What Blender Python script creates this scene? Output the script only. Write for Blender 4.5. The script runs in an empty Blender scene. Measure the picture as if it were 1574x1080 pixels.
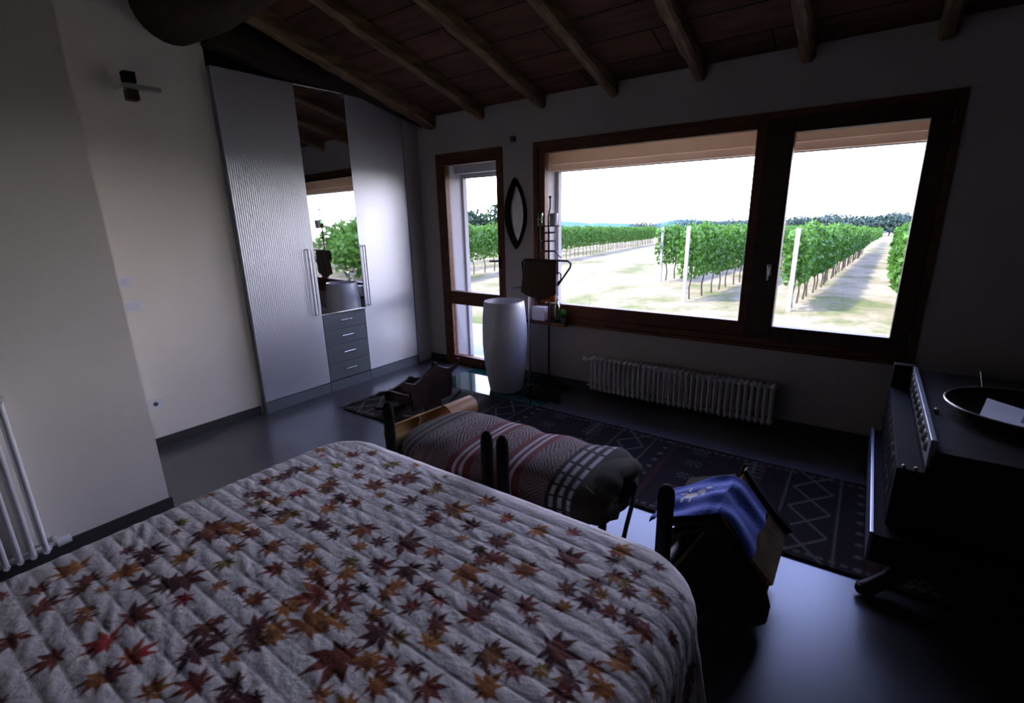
import bpy, bmesh, math, random
import numpy as np
from mathutils import Vector, Matrix, noise
PI = math.pi
random.seed(7)
# ---------------------------------------------------------------- camera, sky, sun, exposure
YAW, PITCH, ROLL, FPX, CAMH = -0.62903, -0.26857, -0.02254, 746.2, 1.62
sc = bpy.context.scene
COL = sc.collection
cf = Vector((math.sin(YAW)*math.cos(PITCH), math.cos(YAW)*math.cos(PITCH), math.sin(PITCH)))
r0 = Vector((math.cos(YAW), -math.sin(YAW), 0)); u0 = r0.cross(cf)
cr = math.cos(ROLL)*r0 + math.sin(ROLL)*u0
cu = -math.sin(ROLL)*r0 + math.cos(ROLL)*u0
cam = bpy.data.objects.new('camera', bpy.data.cameras.new('camera'))
COL.objects.link(cam)
m = Matrix.Identity(4)
for i in range(3):
    m[i][0] = cr[i]; m[i][1] = cu[i]; m[i][2] = -cf[i]
m[0][3], m[1][3], m[2][3] = 0, 0, CAMH
cam.matrix_world = m
cam.data.sensor_fit = 'HORIZONTAL'; cam.data.sensor_width = 36.0
cam.data.lens = 36.0*FPX/1574.0
cam.data.clip_start = 0.02; cam.data.clip_end = 2000
sc.camera = cam
sc.view_settings.view_transform = 'Standard'
sc.view_settings.look = 'None'
sc.view_settings.gamma = 1.0
sc.view_settings.use_curve_mapping = False
sc.view_settings.exposure = 0.6

SKY = 9.0
w = bpy.data.worlds.new('world'); sc.world = w; w.use_nodes = True
nt = w.node_tree; nt.nodes.clear()
wo = nt.nodes.new('ShaderNodeOutputWorld'); bg = nt.nodes.new('ShaderNodeBackground')
tc = nt.nodes.new('ShaderNodeTexCoord'); sx = nt.nodes.new('ShaderNodeSeparateXYZ')
rp = nt.nodes.new('ShaderNodeValToRGB')
rp.color_ramp.elements[0].position = 0.0; rp.color_ramp.elements[0].color = (0.95, 0.90, 0.94, 1)
rp.color_ramp.elements[1].position = 0.7; rp.color_ramp.elements[1].color = (0.27, 0.38, 1.0, 1)
e = rp.color_ramp.elements.new(0.12); e.color = (0.86, 0.83, 1.0, 1)
e = rp.color_ramp.elements.new(0.35); e.color = (0.60, 0.64, 1.0, 1)
nt.links.new(tc.outputs['Generated'], sx.inputs[0]); nt.links.new(sx.outputs['Z'], rp.inputs[0])
nt.links.new(rp.outputs[0], bg.inputs[0]); bg.inputs[1].default_value = SKY
nt.links.new(bg.outputs[0], wo.inputs[0])

sun = bpy.data.objects.new('sun', bpy.data.lights.new('sun', 'SUN')); COL.objects.link(sun)
sun.data.energy = 13.0; sun.data.angle = math.radians(3); sun.data.color = (1.0, 0.93, 0.80)
sun.rotation_euler = Vector((-0.55, -0.45, 0.95)).to_track_quat('Z', 'Y').to_euler()

# ---------------------------------------------------------------- helpers
def ray(x, y):
    return cf + cr*((x-787)/FPX) + cu*((540-y)/FPX)
def onplane(x, y, ax, v):
    d = ray(x, y); o = Vector((0, 0, CAMH))
    return o + d*((v-o[ax])/d[ax])

def tag(o, label=None, cat=None, group=None, kind=None):
    if label: o['label'] = label
    if cat: o['category'] = cat
    if group: o['group'] = group
    if kind: o['kind'] = kind
    return o
def thing(name, loc, label, cat, group=None, rz=0):
    o = bpy.data.objects.new(name, None); COL.objects.link(o)
    o.location = loc; o.rotation_euler = (0, 0, rz); o.empty_display_size = .05
    return tag(o, label, cat, group)
def copy_tree(o, parent=None):
    c = o.copy(); COL.objects.link(c)
    if parent: c.parent = parent
    for ch in list(o.children): copy_tree(ch, c)
    return c

class MB:
    """collects shapes into one bmesh (world coordinates; build() makes them local to the parent)"""
    def __init__(s): s.bm = bmesh.new()
    def verts(s, vs, fs):
        bv = [s.bm.verts.new(v) for v in vs]
        for f in fs:
            try: s.bm.faces.new([bv[i] for i in f])
            except ValueError: pass
        return bv
    def box(s, x0, x1, y0, y1, z0, z1, bev=0):
        vs = [(x, y, z) for z in (z0, z1) for y in (y0, y1) for x in (x0, x1)]
        fs = [(0,2,3,1), (4,5,7,6), (0,1,5,4), (2,6,7,3), (0,4,6,2), (1,3,7,5)]
        if not bev:
            s.verts(vs, fs); return s
        t = bmesh.new(); bv = [t.verts.new(v) for v in vs]
        for f in fs: t.faces.new([bv[i] for i in f])
        bmesh.ops.bevel(t, geom=list(t.edges), offset=bev, segments=2, affect='EDGES', profile=.6)
        s.merge(t); return s
    def merge(s, t, mat=None):
        mp = {}
        for v in t.verts: mp[v] = s.bm.verts.new(mat @ v.co if mat else v.co)
        for f in t.faces:
            try: s.bm.faces.new([mp[v] for v in f.verts])
            except ValueError: pass
        t.free(); return s
    def tube(s, pts, r, seg=10, cap=True):
        pts = [Vector(p) for p in pts]; n = len(pts)
        rr = r if isinstance(r, (list, tuple)) else [r]*n
        rings = []; up = None
        for i, p in enumerate(pts):
            d = (pts[min(i+1, n-1)] - pts[max(i-1, 0)]).normalized()
            if up is None:
                up = Vector((0, 0, 1)) if abs(d.z) < .9 else Vector((1, 0, 0))
            a = d.cross(up).normalized(); b = a.cross(d).normalized(); up = b
            rings.append([s.bm.verts.new(p + (a*math.cos(2*PI*k/seg) + b*math.sin(2*PI*k/seg))*rr[i]) for k in range(seg)])
        for i in range(n-1):
            for k in range(seg):
                s.bm.faces.new([rings[i][k], rings[i+1][k], rings[i+1][(k+1) % seg], rings[i][(k+1) % seg]])
        if cap:
            s.bm.faces.new(rings[0]); s.bm.faces.new(rings[-1][::-1])
        return s
    def lathe(s, c, prof, seg=32, sx=1, sy=1):
        c = Vector(c); rings = []
        for r, z in prof:
            if r < 1e-5: rings.append([s.bm.verts.new(c + Vector((0, 0, z)))])
            else: rings.append([s.bm.verts.new(c + Vector((sx*r*math.cos(2*PI*k/seg), sy*r*math.sin(2*PI*k/seg), z))) for k in range(seg)])
        for a, b in zip(rings, rings[1:]):
            for k in range(seg):
                k2 = (k+1) % seg
                if len(a) == 1 and len(b) == 1: continue
                if len(a) == 1: s.bm.faces.new([a[0], b[k2], b[k]])
                elif len(b) == 1: s.bm.faces.new([a[k], a[k2], b[0]])
                else: s.bm.faces.new([a[k], a[k2], b[k2], b[k]])
        return s
    def ball(s, c, r, seg=12, sc_=(1, 1, 1)):
        t = bmesh.new(); bmesh.ops.create_uvsphere(t, u_segments=seg, v_segments=max(6, seg//2+2), radius=r)
        return s.merge(t, Matrix.Translation(c) @ Matrix.Diagonal((*sc_, 1)))
    def prism(s, outline, axis, a0, a1):
        """outline: list of 2D points; axis: extrusion axis"""
        def P(u, v, a):
            return {0: (a, u, v), 1: (u, a, v), 2: (u, v, a)}[axis]
        n = len(outline)
        A = [s.bm.verts.new(P(u, v, a0)) for u, v in outline]; B = [s.bm.verts.new(P(u, v, a1)) for u, v in outline]
        s.bm.faces.new(A[::-1]); s.bm.faces.new(B)
        for i in range(n): s.bm.faces.new([A[i], A[(i+1) % n], B[(i+1) % n], B[i]])
        return s
    def build(s, name, mat, parent=None, smooth=False, bevel=0, origin=None):
        bmesh.ops.recalc_face_normals(s.bm, faces=s.bm.faces)
        off = Vector((0, 0, 0))
        if parent is not None:
            off = Vector(parent.get('_w', parent.location))
        elif origin is not None: off = Vector(origin)
        if off.length: bmesh.ops.translate(s.bm, verts=s.bm.verts, vec=-off)
        me = bpy.data.meshes.new(name); s.bm.to_mesh(me); s.bm.free()
        if mat: me.materials.append(mat)
        if smooth:
            for p in me.polygons: p.use_smooth = True
            if smooth != 'all': me.set_sharp_from_angle(angle=math.radians(smooth if smooth is not True else 40))
        o = bpy.data.objects.new(name, me); COL.objects.link(o)
        if parent is not None: o.parent = parent
        elif origin is not None: o.location = origin
        o['_w'] = list(off)
        if bevel:
            b = o.modifiers.new('bevel', 'BEVEL'); b.width = bevel; b.segments = 2; b.limit_method = 'ANGLE'
        return o
ROT_PARENTS = {}

# ---------------------------------------------------------------- materials
def mat(name, col, rough=.6, metal=0, spec=.5, noise_s=0, noise_amt=.25, bump=0, bump_s=None, stretch=None, coat=0, ior=None, sheen=0, aniso=0):
    M = bpy.data.materials.new(name); M.use_nodes = True
    n = M.node_tree.nodes; l = M.node_tree.links; b = n['Principled BSDF']
    b.inputs['Base Color'].default_value = (*col, 1); b.inputs['Roughness'].default_value = rough
    b.inputs['Metallic'].default_value = metal; b.inputs['Specular IOR Level'].default_value = spec
    if ior: b.inputs['IOR'].default_value = ior
    if coat: b.inputs['Coat Weight'].default_value = coat; b.inputs['Coat Roughness'].default_value = .12
    if sheen: b.inputs['Sheen Weight'].default_value = sheen
    if aniso: b.inputs['Anisotropic'].default_value = aniso
    t = n.new('ShaderNodeTexCoord'); mp = n.new('ShaderNodeMapping'); l.new(t.outputs['Object'], mp.inputs[0])
    if stretch: mp.inputs['Scale'].default_value = stretch
    if noise_s:
        nz = n.new('ShaderNodeTexNoise'); nz.inputs['Scale'].default_value = noise_s; nz.inputs['Detail'].default_value = 6
        l.new(mp.outputs[0], nz.inputs['Vector'])
        r = n.new('ShaderNodeValToRGB'); r.color_ramp.elements[0].position = .3; r.color_ramp.elements[1].position = .7
        a = noise_amt
        r.color_ramp.elements[0].color = (*[c*(1-a) for c in col], 1); r.color_ramp.elements[1].color = (*[min(1, c*(1+a)) for c in col], 1)
        l.new(nz.outputs['Fac'], r.inputs[0]); l.new(r.outputs[0], b.inputs['Base Color'])
    if bump:
        nz = n.new('ShaderNodeTexNoise'); nz.inputs['Scale'].default_value = bump_s or noise_s or 20; nz.inputs['Detail'].default_value = 5
        l.new(mp.outputs[0], nz.inputs['Vector'])
        bp = n.new('ShaderNodeBump'); bp.inputs['Strength'].default_value = bump; bp.inputs['Distance'].default_value = .01
        l.new(nz.outputs['Fac'], bp.inputs['Height']); l.new(bp.outputs[0], b.inputs['Normal'])
    return M
def colattr_mat(name, rough=.85, bump=.3, bump_s=60, sheen=0, spec=.2, stretch=None):
    M = mat(name, (.5, .5, .5), rough, spec=spec, bump=bump, bump_s=bump_s, sheen=sheen, stretch=stretch)
    n = M.node_tree.nodes; l = M.node_tree.links
    a = n.new('ShaderNodeVertexColor'); a.layer_name = 'Col'
    l.new(a.outputs['Color'], n['Principled BSDF'].inputs['Base Color'])
    return M

M = {}
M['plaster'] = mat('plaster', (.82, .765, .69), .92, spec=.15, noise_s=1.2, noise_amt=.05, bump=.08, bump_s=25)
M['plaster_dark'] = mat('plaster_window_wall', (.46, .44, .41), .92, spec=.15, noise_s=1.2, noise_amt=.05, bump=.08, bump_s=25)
M['shutter'] = mat('warm_shutter_box', (.80, .56, .38), .8, spec=.1)
M['dark_plaster'] = mat('low_bounce_plaster', (.14, .13, .12), .92, spec=.15)  # unseen right and back walls, coloured dark to lessen bounced light
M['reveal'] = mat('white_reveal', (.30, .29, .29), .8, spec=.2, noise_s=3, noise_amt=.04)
M['floor'] = mat('resin_floor', (.058, .055, .060), .31, spec=.78, noise_s=1.6, noise_amt=.12)
M['base'] = mat('dark_skirting', (.045, .043, .043), .5)
M['rafter'] = mat('old_rafter_wood', (.18, .11, .055), .75, spec=.25, noise_s=6, noise_amt=.5, bump=.5, bump_s=9, stretch=(3, .5, 3))
M['log'] = mat('dark_log_wood', (.035, .022, .014), .8, spec=.2, noise_s=5, noise_amt=.5, bump=.6, bump_s=7, stretch=(.5, 3, 3))
M['log_y'] = mat('dark_rafter_log', (.028, .02, .015), .85, spec=.15, noise_s=5, noise_amt=.5, bump=.6, bump_s=7, stretch=(3, .5, 3))
M['frame'] = mat('window_wood', (.115, .042, .016), .5, spec=.35, noise_s=9, noise_amt=.4, bump=.1, bump_s=30, stretch=(1, 4, 4))
M['frame_dark'] = mat('window_wood_dark', (.05, .024, .013), .5, spec=.35, noise_s=9, noise_amt=.4, bump=.1, bump_s=30)
M['steel'] = mat('brushed_steel', (.62, .62, .64), .25, 1)
M['radiator'] = mat('white_enamel', (.70, .70, .72), .35, spec=.5)
M['ceramic'] = mat('white_ceramic', (.62, .62, .66), .28, spec=.6)
M['iron'] = mat('black_iron', (.006, .0055, .0055), .55, spec=.15, bump=.1)
M['dark_wood'] = mat('black_stained_wood', (.010, .007, .006), .5, spec=.18, noise_s=8, noise_amt=.5, bump=.4, bump_s=18)
M['brown_wood'] = mat('worn_brown_wood', (.032, .014, .010), .5, spec=.25, noise_s=7, noise_amt=.5, bump=.3, bump_s=20)
M['bamboo'] = mat('bamboo', (.44, .22, .085), .38, spec=.5, noise_s=6, noise_amt=.35, bump=.1, bump_s=30, stretch=(4, .6, 4))
M['bamboo_in'] = mat('bamboo_inside', (.46, .29, .11), .55, spec=.3, noise_s=6, noise_amt=.2, stretch=(4, .6, 4))
M['tan'] = mat('tan_leather', (.13, .08, .035), .85, spec=.1, noise_s=8, noise_amt=.5, bump=.4, bump_s=25)
M['olive'] = mat('dark_olive_leather', (.020, .014, .008), .85, spec=.12, noise_s=8, noise_amt=.4, bump=.3, bump_s=25)
M['towel_brown'] = mat('brown_towel', (.10, .062, .035), .95, spec=.1, bump=.5, bump_s=120, sheen=.3)
M['towel_orange'] = mat('orange_towel', (.75, .20, .02), .95, spec=.1, bump=.5, bump_s=120, sheen=.3)
M['plastic'] = mat('white_plastic', (.75, .75, .76), .4)
M['sensor'] = mat('grey_plastic', (.09, .09, .09), .5)
M['matt_black'] = mat('matt_black_wood', (.005, .004, .004), .8, spec=.06)
M['painted_sheen'] = mat('black_wood_painted_sheen', (.30, .30, .34), .36, .75)  # pale metallic grey puts the window's sheen into the black wood's colour
M['paper'] = mat('white_paper', (.70, .71, .78), .7, noise_s=6, noise_amt=.06)
M['tray'] = mat('dark_tray', (.025, .02, .016), .35, spec=.5)
M['rim'] = mat('pewter_rim', (.30, .28, .26), .35, .8)
M['pcard'] = mat('blue_print_card', (.10, .13, .22), .5, noise_s=20, noise_amt=.8)
M['mattress'] = mat('mattress', (.5, .5, .5), .9)
M['soil'] = mat('terrace_concrete', (.25, .25, .25), .85, noise_s=2, noise_amt=.1)
M['post'] = mat('concrete_post', (.22, .22, .22), .8)
M['trunk'] = mat('vine_trunk', (.035, .026, .018), .9, noise_s=20, noise_amt=.4)
M['roof'] = mat('roof_tiles', (.25, .12, .07), .9)
M['cable'] = mat('cable', (.03, .03, .03), .6)
M['rope'] = mat('dark_rope', (.05, .042, .03), .9, bump=.8, bump_s=80)
M['frost'] = mat('frosted_glass', (.30, .30, .27), .5, spec=.5)
M['amber'] = mat('amber_glass', (.75, .30, .04), .15, spec=.5)
M['cup'] = mat('white_glass', (.75, .78, .82), .3)
M['mirror'] = mat('mirror', (.80, .82, .82), .02, 1)
M['dim_mirror'] = mat('old_mirror', (.62, .63, .63), .3, 1)
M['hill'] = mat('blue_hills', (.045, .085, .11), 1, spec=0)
def drawer_mat():
    return mat('grey_lacquer', (.155, .175, .20), .38, .25, noise_s=2, noise_amt=.05)
M['drawer'] = drawer_mat()
def ribbed():
    X = mat('ribbed_aluminium', (.70, .72, .79), .42, .85)
    n = X.node_tree.nodes; l = X.node_tree.links
    t = n.new('ShaderNodeTexCoord'); wv = n.new('ShaderNodeTexWave'); wv.bands_direction = 'Y'; wv.wave_type = 'BANDS'
    wv.inputs['Scale'].default_value = 18; wv.inputs['Distortion'].default_value = .6; wv.inputs['Detail'].default_value = 1; wv.inputs['Detail Scale'].default_value = .4
    mp = n.new('ShaderNodeMapping'); mp.inputs['Scale'].default_value = (1, 1, .12)
    l.new(t.outputs['Object'], mp.inputs[0]); l.new(mp.outputs[0], wv.inputs[0])
    b = n.new('ShaderNodeBump'); b.inputs['Strength'].default_value = .22; b.inputs['Distance'].default_value = .004
    l.new(wv.outputs['Fac'], b.inputs['Height']); l.new(b.outputs[0], n['Principled BSDF'].inputs['Normal'])
    return X
M['ribbed'] = ribbed()
def boards():
    X = mat('ceiling_boards', (.10, .05, .032), .85, spec=.15)
    n = X.node_tree.nodes; l = X.node_tree.links; b = n['Principled BSDF']
    t = n.new('ShaderNodeTexCoord'); br = n.new('ShaderNodeTexBrick')
    br.inputs['Scale'].default_value = 1; br.inputs['Brick Width'].default_value = 1.36; br.inputs['Row Height'].default_value = .27
    br.inputs['Mortar Size'].default_value = .006; br.inputs['Color1'].default_value = (.12, .055, .032, 1)
    br.inputs['Color2'].default_value = (.07, .036, .023, 1); br.inputs['Mortar'].default_value = (.01, .007, .005, 1)
    l.new(t.outputs['Object'], br.inputs[0])
    nz = n.new('ShaderNodeTexNoise'); nz.inputs['Scale'].default_value = 5; nz.inputs['Detail'].default_value = 8
    mp = n.new('ShaderNodeMapping'); mp.inputs['Scale'].default_value = (.6, 3, 1); l.new(t.outputs['Object'], mp.inputs[0]); l.new(mp.outputs[0], nz.inputs['Vector'])
    mx = n.new('ShaderNodeMix'); mx.data_type = 'RGBA'; mx.blend_type = 'OVERLAY'; mx.inputs['Factor'].default_value = .7
    l.new(br.outputs['Color'], mx.inputs[6]); l.new(nz.outputs['Fac'], mx.inputs[7]); l.new(mx.outputs[2], b.inputs['Base Color'])
    bp = n.new('ShaderNodeBump'); bp.inputs['Strength'].default_value = .5; bp.inputs['Distance'].default_value = .01
    l.new(nz.outputs['Fac'], bp.inputs['Height']); l.new(bp.outputs[0], b.inputs['Normal'])
    return X
M['boards'] = boards()
def glass(name, tint=(1, 1, 1), refl=.5):
    X = bpy.data.materials.new(name); X.use_nodes = True; n = X.node_tree.nodes; l = X.node_tree.links; n.clear()
    o = n.new('ShaderNodeOutputMaterial'); t = n.new('ShaderNodeBsdfTransparent'); t.inputs[0].default_value = (*tint, 1)
    g = n.new('ShaderNodeBsdfGlossy'); g.inputs['Roughness'].default_value = .02
    f = n.new('ShaderNodeFresnel'); f.inputs['IOR'].default_value = 1.45
    k = n.new('ShaderNodeMath'); k.operation = 'MULTIPLY'; k.inputs[1].default_value = refl
    l.new(f.outputs[0], k.inputs[0])
    x = n.new('ShaderNodeMixShader'); l.new(k.outputs[0], x.inputs[0]); l.new(t.outputs[0], x.inputs[1]); l.new(g.outputs[0], x.inputs[2]); l.new(x.outputs[0], o.inputs[0])
    return X
M['glass'] = glass('window_glass', (.97, .98, .98))
M['bottle'] = glass('clear_bottle_glass', (.75, .85, .75), 1)
M['green_glass'] = mat('green_glass_plate', (.012, .06, .04), .06, spec=.8)
def foliage(name, c1, c2, trans=.35):
    X = mat(name, c1, .6, spec=.25); n = X.node_tree.nodes; l = X.node_tree.links; b = n['Principled BSDF']
    t = n.new('ShaderNodeTexCoord'); nz = n.new('ShaderNodeTexNoise'); nz.inputs['Scale'].default_value = 7
    l.new(t.outputs['Object'], nz.inputs['Vector']); r = n.new('ShaderNodeValToRGB')
    r.color_ramp.elements[0].position = .35; r.color_ramp.elements[1].position = .65
    r.color_ramp.elements[0].color = (*c1, 1); r.color_ramp.elements[1].color = (*c2, 1)
    l.new(nz.outputs['Fac'], r.inputs[0]); l.new(r.outputs[0], b.inputs['Base Color'])
    tr = n.new('ShaderNodeBsdfTranslucent'); l.new(r.outputs[0], tr.inputs[0])
    mx = n.new('ShaderNodeMixShader'); mx.inputs[0].default_value = trans
    l.new(b.outputs[0], mx.inputs[1]); l.new(tr.outputs[0], mx.inputs[2]); l.new(mx.outputs[0], n['Material Output'].inputs[0])
    return X
M['vine'] = foliage('vine_leaves', (.022, .072, .006), (.062, .15, .016), .4)
M['tree'] = foliage('tree_leaves', (.011, .026, .012), (.02, .045, .018), .2)
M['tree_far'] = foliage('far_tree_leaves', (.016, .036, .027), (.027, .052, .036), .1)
M['plant'] = foliage('sill_plant_leaves', (.05, .16, .02), (.12, .30, .04), .3)
def ground():
    X = mat('dry_grass', (.5, .45, .3), .95, spec=.1); n = X.node_tree.nodes; l = X.node_tree.links; b = n['Principled BSDF']
    t = n.new('ShaderNodeTexCoord')
    def nzr(scale, stops, sxyz=(1, 1, 1)):
        mp = n.new('ShaderNodeMapping'); mp.inputs['Scale'].default_value = sxyz; l.new(t.outputs['Object'], mp.inputs[0])
        z = n.new('ShaderNodeTexNoise'); z.inputs['Scale'].default_value = scale; z.inputs['Detail'].default_value = 8; z.inputs['Roughness'].default_value = .65
        l.new(mp.outputs[0], z.inputs['Vector']); r = n.new('ShaderNodeValToRGB'); el = r.color_ramp.elements
        el[0].position, el[0].color = stops[0][0], (*stops[0][1], 1); el[1].position, el[1].color = stops[-1][0], (*stops[-1][1], 1)
        for p, c in stops[1:-1]: q = el.new(p); q.color = (*c, 1)
        l.new(z.outputs['Fac'], r.inputs[0]); return r
    a = nzr(.55, [(.36, (.075, .085, .022)), (.46, (.14, .12, .06)), (.57, (.20, .165, .10))], (1, .6, 1))
    c = nzr(6, [(.3, (.45, .45, .45)), (.7, (1, 1, 1))])
    mx = n.new('ShaderNodeMix'); mx.data_type = 'RGBA'; mx.blend_type = 'MULTIPLY'; mx.inputs['Factor'].default_value = .8
    l.new(a.outputs[0], mx.inputs[6]); l.new(c.outputs[0], mx.inputs[7]); l.new(mx.outputs[2], b.inputs['Base Color'])
    return X
M['ground'] = ground()

# ---------------------------------------------------------------- room shell
YW = 4.02; YO = 4.40; XR = 2.3; YB = -2.4; SL = .28
def ceil_z(y): return 2.655 + SL*(YW - y)
def struct(name, mb, mt, **k):
    o = mb.build(name, mt, **k); o['kind'] = 'structure'; return o
struct('floor', MB().box(-4.9, XR+.2, YB-.2, YO, -.12, 0), M['floor'])
mb = MB()
ys = [YO+.5, YB-.2]
mb.prism([(ys[0], ceil_z(ys[0])), (ys[0], ceil_z(ys[0])+.12), (ys[1], ceil_z(ys[1])+.12), (ys[1], ceil_z(ys[1]))], 0, -5.2, XR+.3)
struct('ceiling', mb, M['boards'])
# window wall with a door opening and a window opening
DX0, DX1, DZ = -3.87, -2.985, 2.28
WX0, WX1, WZ0, WZ1 = -2.63, .345, .645, 2.28
ZT = 2.62
mb = MB()
for a in ((-4.9, DX0, 0, ZT), (DX0, DX1, DZ, ZT), (DX1, WX0, 0, ZT), (WX0, WX1, 0, WZ0), (WX0, WX1, WZ1, ZT), (WX1, XR+.2, 0, ZT)):
    mb.box(a[0], a[1], YW, YO-.04, a[2], a[3])
mb.prism([(YW, ZT), (YO-.04, ZT), (YO-.04, ceil_z(YO-.04)+.02), (YW, ceil_z(YW)+.02)], 0, -4.9, XR+.2)
bmesh.ops.remove_doubles(mb.bm, verts=mb.bm.verts, dist=1e-5)
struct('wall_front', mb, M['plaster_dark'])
# outer leaf of the wall: white rendered reveals round both openings, lower outer head with stepped shutter box
mb = MB()
ey0, ey1 = YO-.04, YO
for a in ((-4.9, -3.80, -.3, 2.7), (-3.80, -2.99, 2.055, 2.7), (-2.99, -2.56, -.3, 2.7), (-2.56, .40, -.3, .62), (-2.56, .40, 2.04, 2.7), (.40, XR+.2, -.3, 2.7)):
    mb.box(a[0], a[1], YO-.04, YO+.02, a[2], a[3])
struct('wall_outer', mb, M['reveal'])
# reveal linings
mb = MB()
mb.box(WX0, WX1, YW+.10, YO-.04, 2.215, 2.28); mb.box(WX0, WX1, YW+.24, YO-.04, 2.10, 2.215); mb.box(WX0, WX1, YO-.10, YO-.04, 2.045, 2.10)
struct('trim_6', mb, M['shutter']); mb = MB()
mb.box(WX0, -2.60, YW+.10, YO-.04, WZ0, 2.215); mb.box(WX1-.03, WX1, YW+.10, YO-.04, WZ0, 2.215)
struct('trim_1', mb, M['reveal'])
mb = MB()
mb.box(DX0, DX1, YW+.10, YO-.04, 2.20, 2.28); mb.box(DX0, DX1, YW+.24, YO-.04, 2.10, 2.20)
mb.box(DX0, -3.83, YW+.10, YO-.04, 0, 2.20)
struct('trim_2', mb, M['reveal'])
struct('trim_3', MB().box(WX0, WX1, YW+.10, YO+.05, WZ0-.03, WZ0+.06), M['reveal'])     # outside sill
# left side walls
struct('wall_left', MB().box(-4.9, -4.16, .857, 1.952, 0, 3.60), M['plaster'])
struct('wall_pier', MB().box(-4.9, -3.15, YB-.2, .857, 0, 4.25), M['plaster'])
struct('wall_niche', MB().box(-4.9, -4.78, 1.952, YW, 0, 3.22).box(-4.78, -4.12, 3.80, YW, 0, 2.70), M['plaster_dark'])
struct('wall_right', MB().box(XR, XR+.2, YB-.2, YO, 0, 4.4), M['dark_plaster'])
struct('wall_back', MB().box(-3.15, XR, YB-.2, YB, 0, 4.42), M['dark_plaster'])
struct('baseboard_left', MB().box(-4.16, -4.148, .857, 1.93, 0, .075), M['base'])
struct('baseboard_pier', MB().box(-3.15, -3.138, YB, .869, 0, .075).box(-4.148, -3.15, .857, .869, 0, .075), M['base'])
struct('baseboard_front', MB().box(DX1, XR, YW-.012, YW, 0, .075).box(-4.12, DX0, YW-.012, YW, 0, .075), M['base'])

# ---- window
def frame_box(mb, x0, x1, z0, z1, l, r, t, b, y0, y1):
    mb.box(x0, x0+l, y0, y1, z0, z1); mb.box(x1-r, x1, y0, y1, z0, z1)
    mb.box(x0+l, x1-r, y0, y1, z1-t, z1); mb.box(x0+l, x1-r, y0, y1, z0, z0+b)
win = thing('window_1', (0, YW, WZ0), None, None); win['kind'] = 'structure'
mb = MB(); frame_box(mb, WX0, WX1, WZ0, WZ1, .05, .05, .045, .05, YW-.012, YW+.09)
mb.build('window_frame', M['frame'], win, bevel=.004)
mb = MB(); frame_box(mb, WX0+.05, -.69+.0, WZ0+.05, WZ1-.045, .07, .06, .055, .115, YW+.0, YW+.075)
s1 = mb.build('window_sash', M['frame'], win, bevel=.004)
mb = MB(); frame_box(mb, -.63, WX1-.05, WZ0+.05, WZ1-.045, .12, .10, .10, .10, YW-.02, YW+.065)
s2 = mb.build('window_sash', M['frame_dark'], win, bevel=.004)
MB().box(-.69, -.63, YW-.016, YW+.07, WZ0+.05, WZ1-.045).build('mullion', M['frame_dark'], win)
MB().box(WX0+.12, -.75, YW+.03, YW+.045, WZ0+.165, WZ1-.10).build('pane', M['glass'], s1)
MB().box(-.51, WX1-.15, YW+.02, YW+.035, WZ0+.15, WZ1-.145).build('pane', M['glass'], s2)
mb = MB().box(-.585, -.555, YW-.028, YW-.02, 1.17, 1.25)
mb.tube([(-.57, YW-.028, 1.235), (-.57, YW-.055, 1.235), (-.57, YW-.058, 1.14)], [.008, .008, .006], 8)
mb.build('window_handle', M['steel'], s2, smooth=True)
mb = MB()
for z in (.8, 2.13): mb.tube([(WX1-.045, YW-.026, z-.04), (WX1-.045, YW-.026, z+.04)], .009, 8)
mb.build('hinge', M['sensor'], s2)
struct('trim_4', MB().box(WX0-.02, WX1+.02, YW-.035, YW+.0, WZ0-.028, WZ0, .003), M['frame'])
# ---- glazed door
door = thing('door_1', (0, YW, 0), None, None); door['kind'] = 'structure'
mb = MB(); frame_box(mb, DX0, DX1, 0, DZ, .06, .03, .055, .04, YW-.012, YW+.09)
mb.build('door_frame', M['frame'], door, bevel=.004)
mb = MB(); frame_box(mb, DX0+.06, DX1-.03, .04, DZ-.055, .07, .045, .065, .06, YW-.015, YW+.06)
mb.box(DX0+.13, DX1-.075, YW-.015, YW+.06, .70, .845)
s3 = mb.build('door_leaf', M['frame'], door, bevel=.004)
MB().box(DX0+.13, DX1-.075, YW+.02, YW+.035, .845, DZ-.12).build('upper_pane', M['glass'], s3)
MB().box(DX0+.13, DX1-.075, YW+.02, YW+.035, .10, .70).build('lower_pane', M['glass'], s3)
mb = MB().box(DX1-.068, DX1-.04, YW-.023, YW-.015, 1.13, 1.24)
mb.tube([(DX1-.054, YW-.02, 1.2), (DX1-.054, YW-.06, 1.2), (DX1-.15, YW-.065, 1.195)], .009, 8)
mb.build('door_handle', M['iron'], s3, smooth=True)

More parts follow.
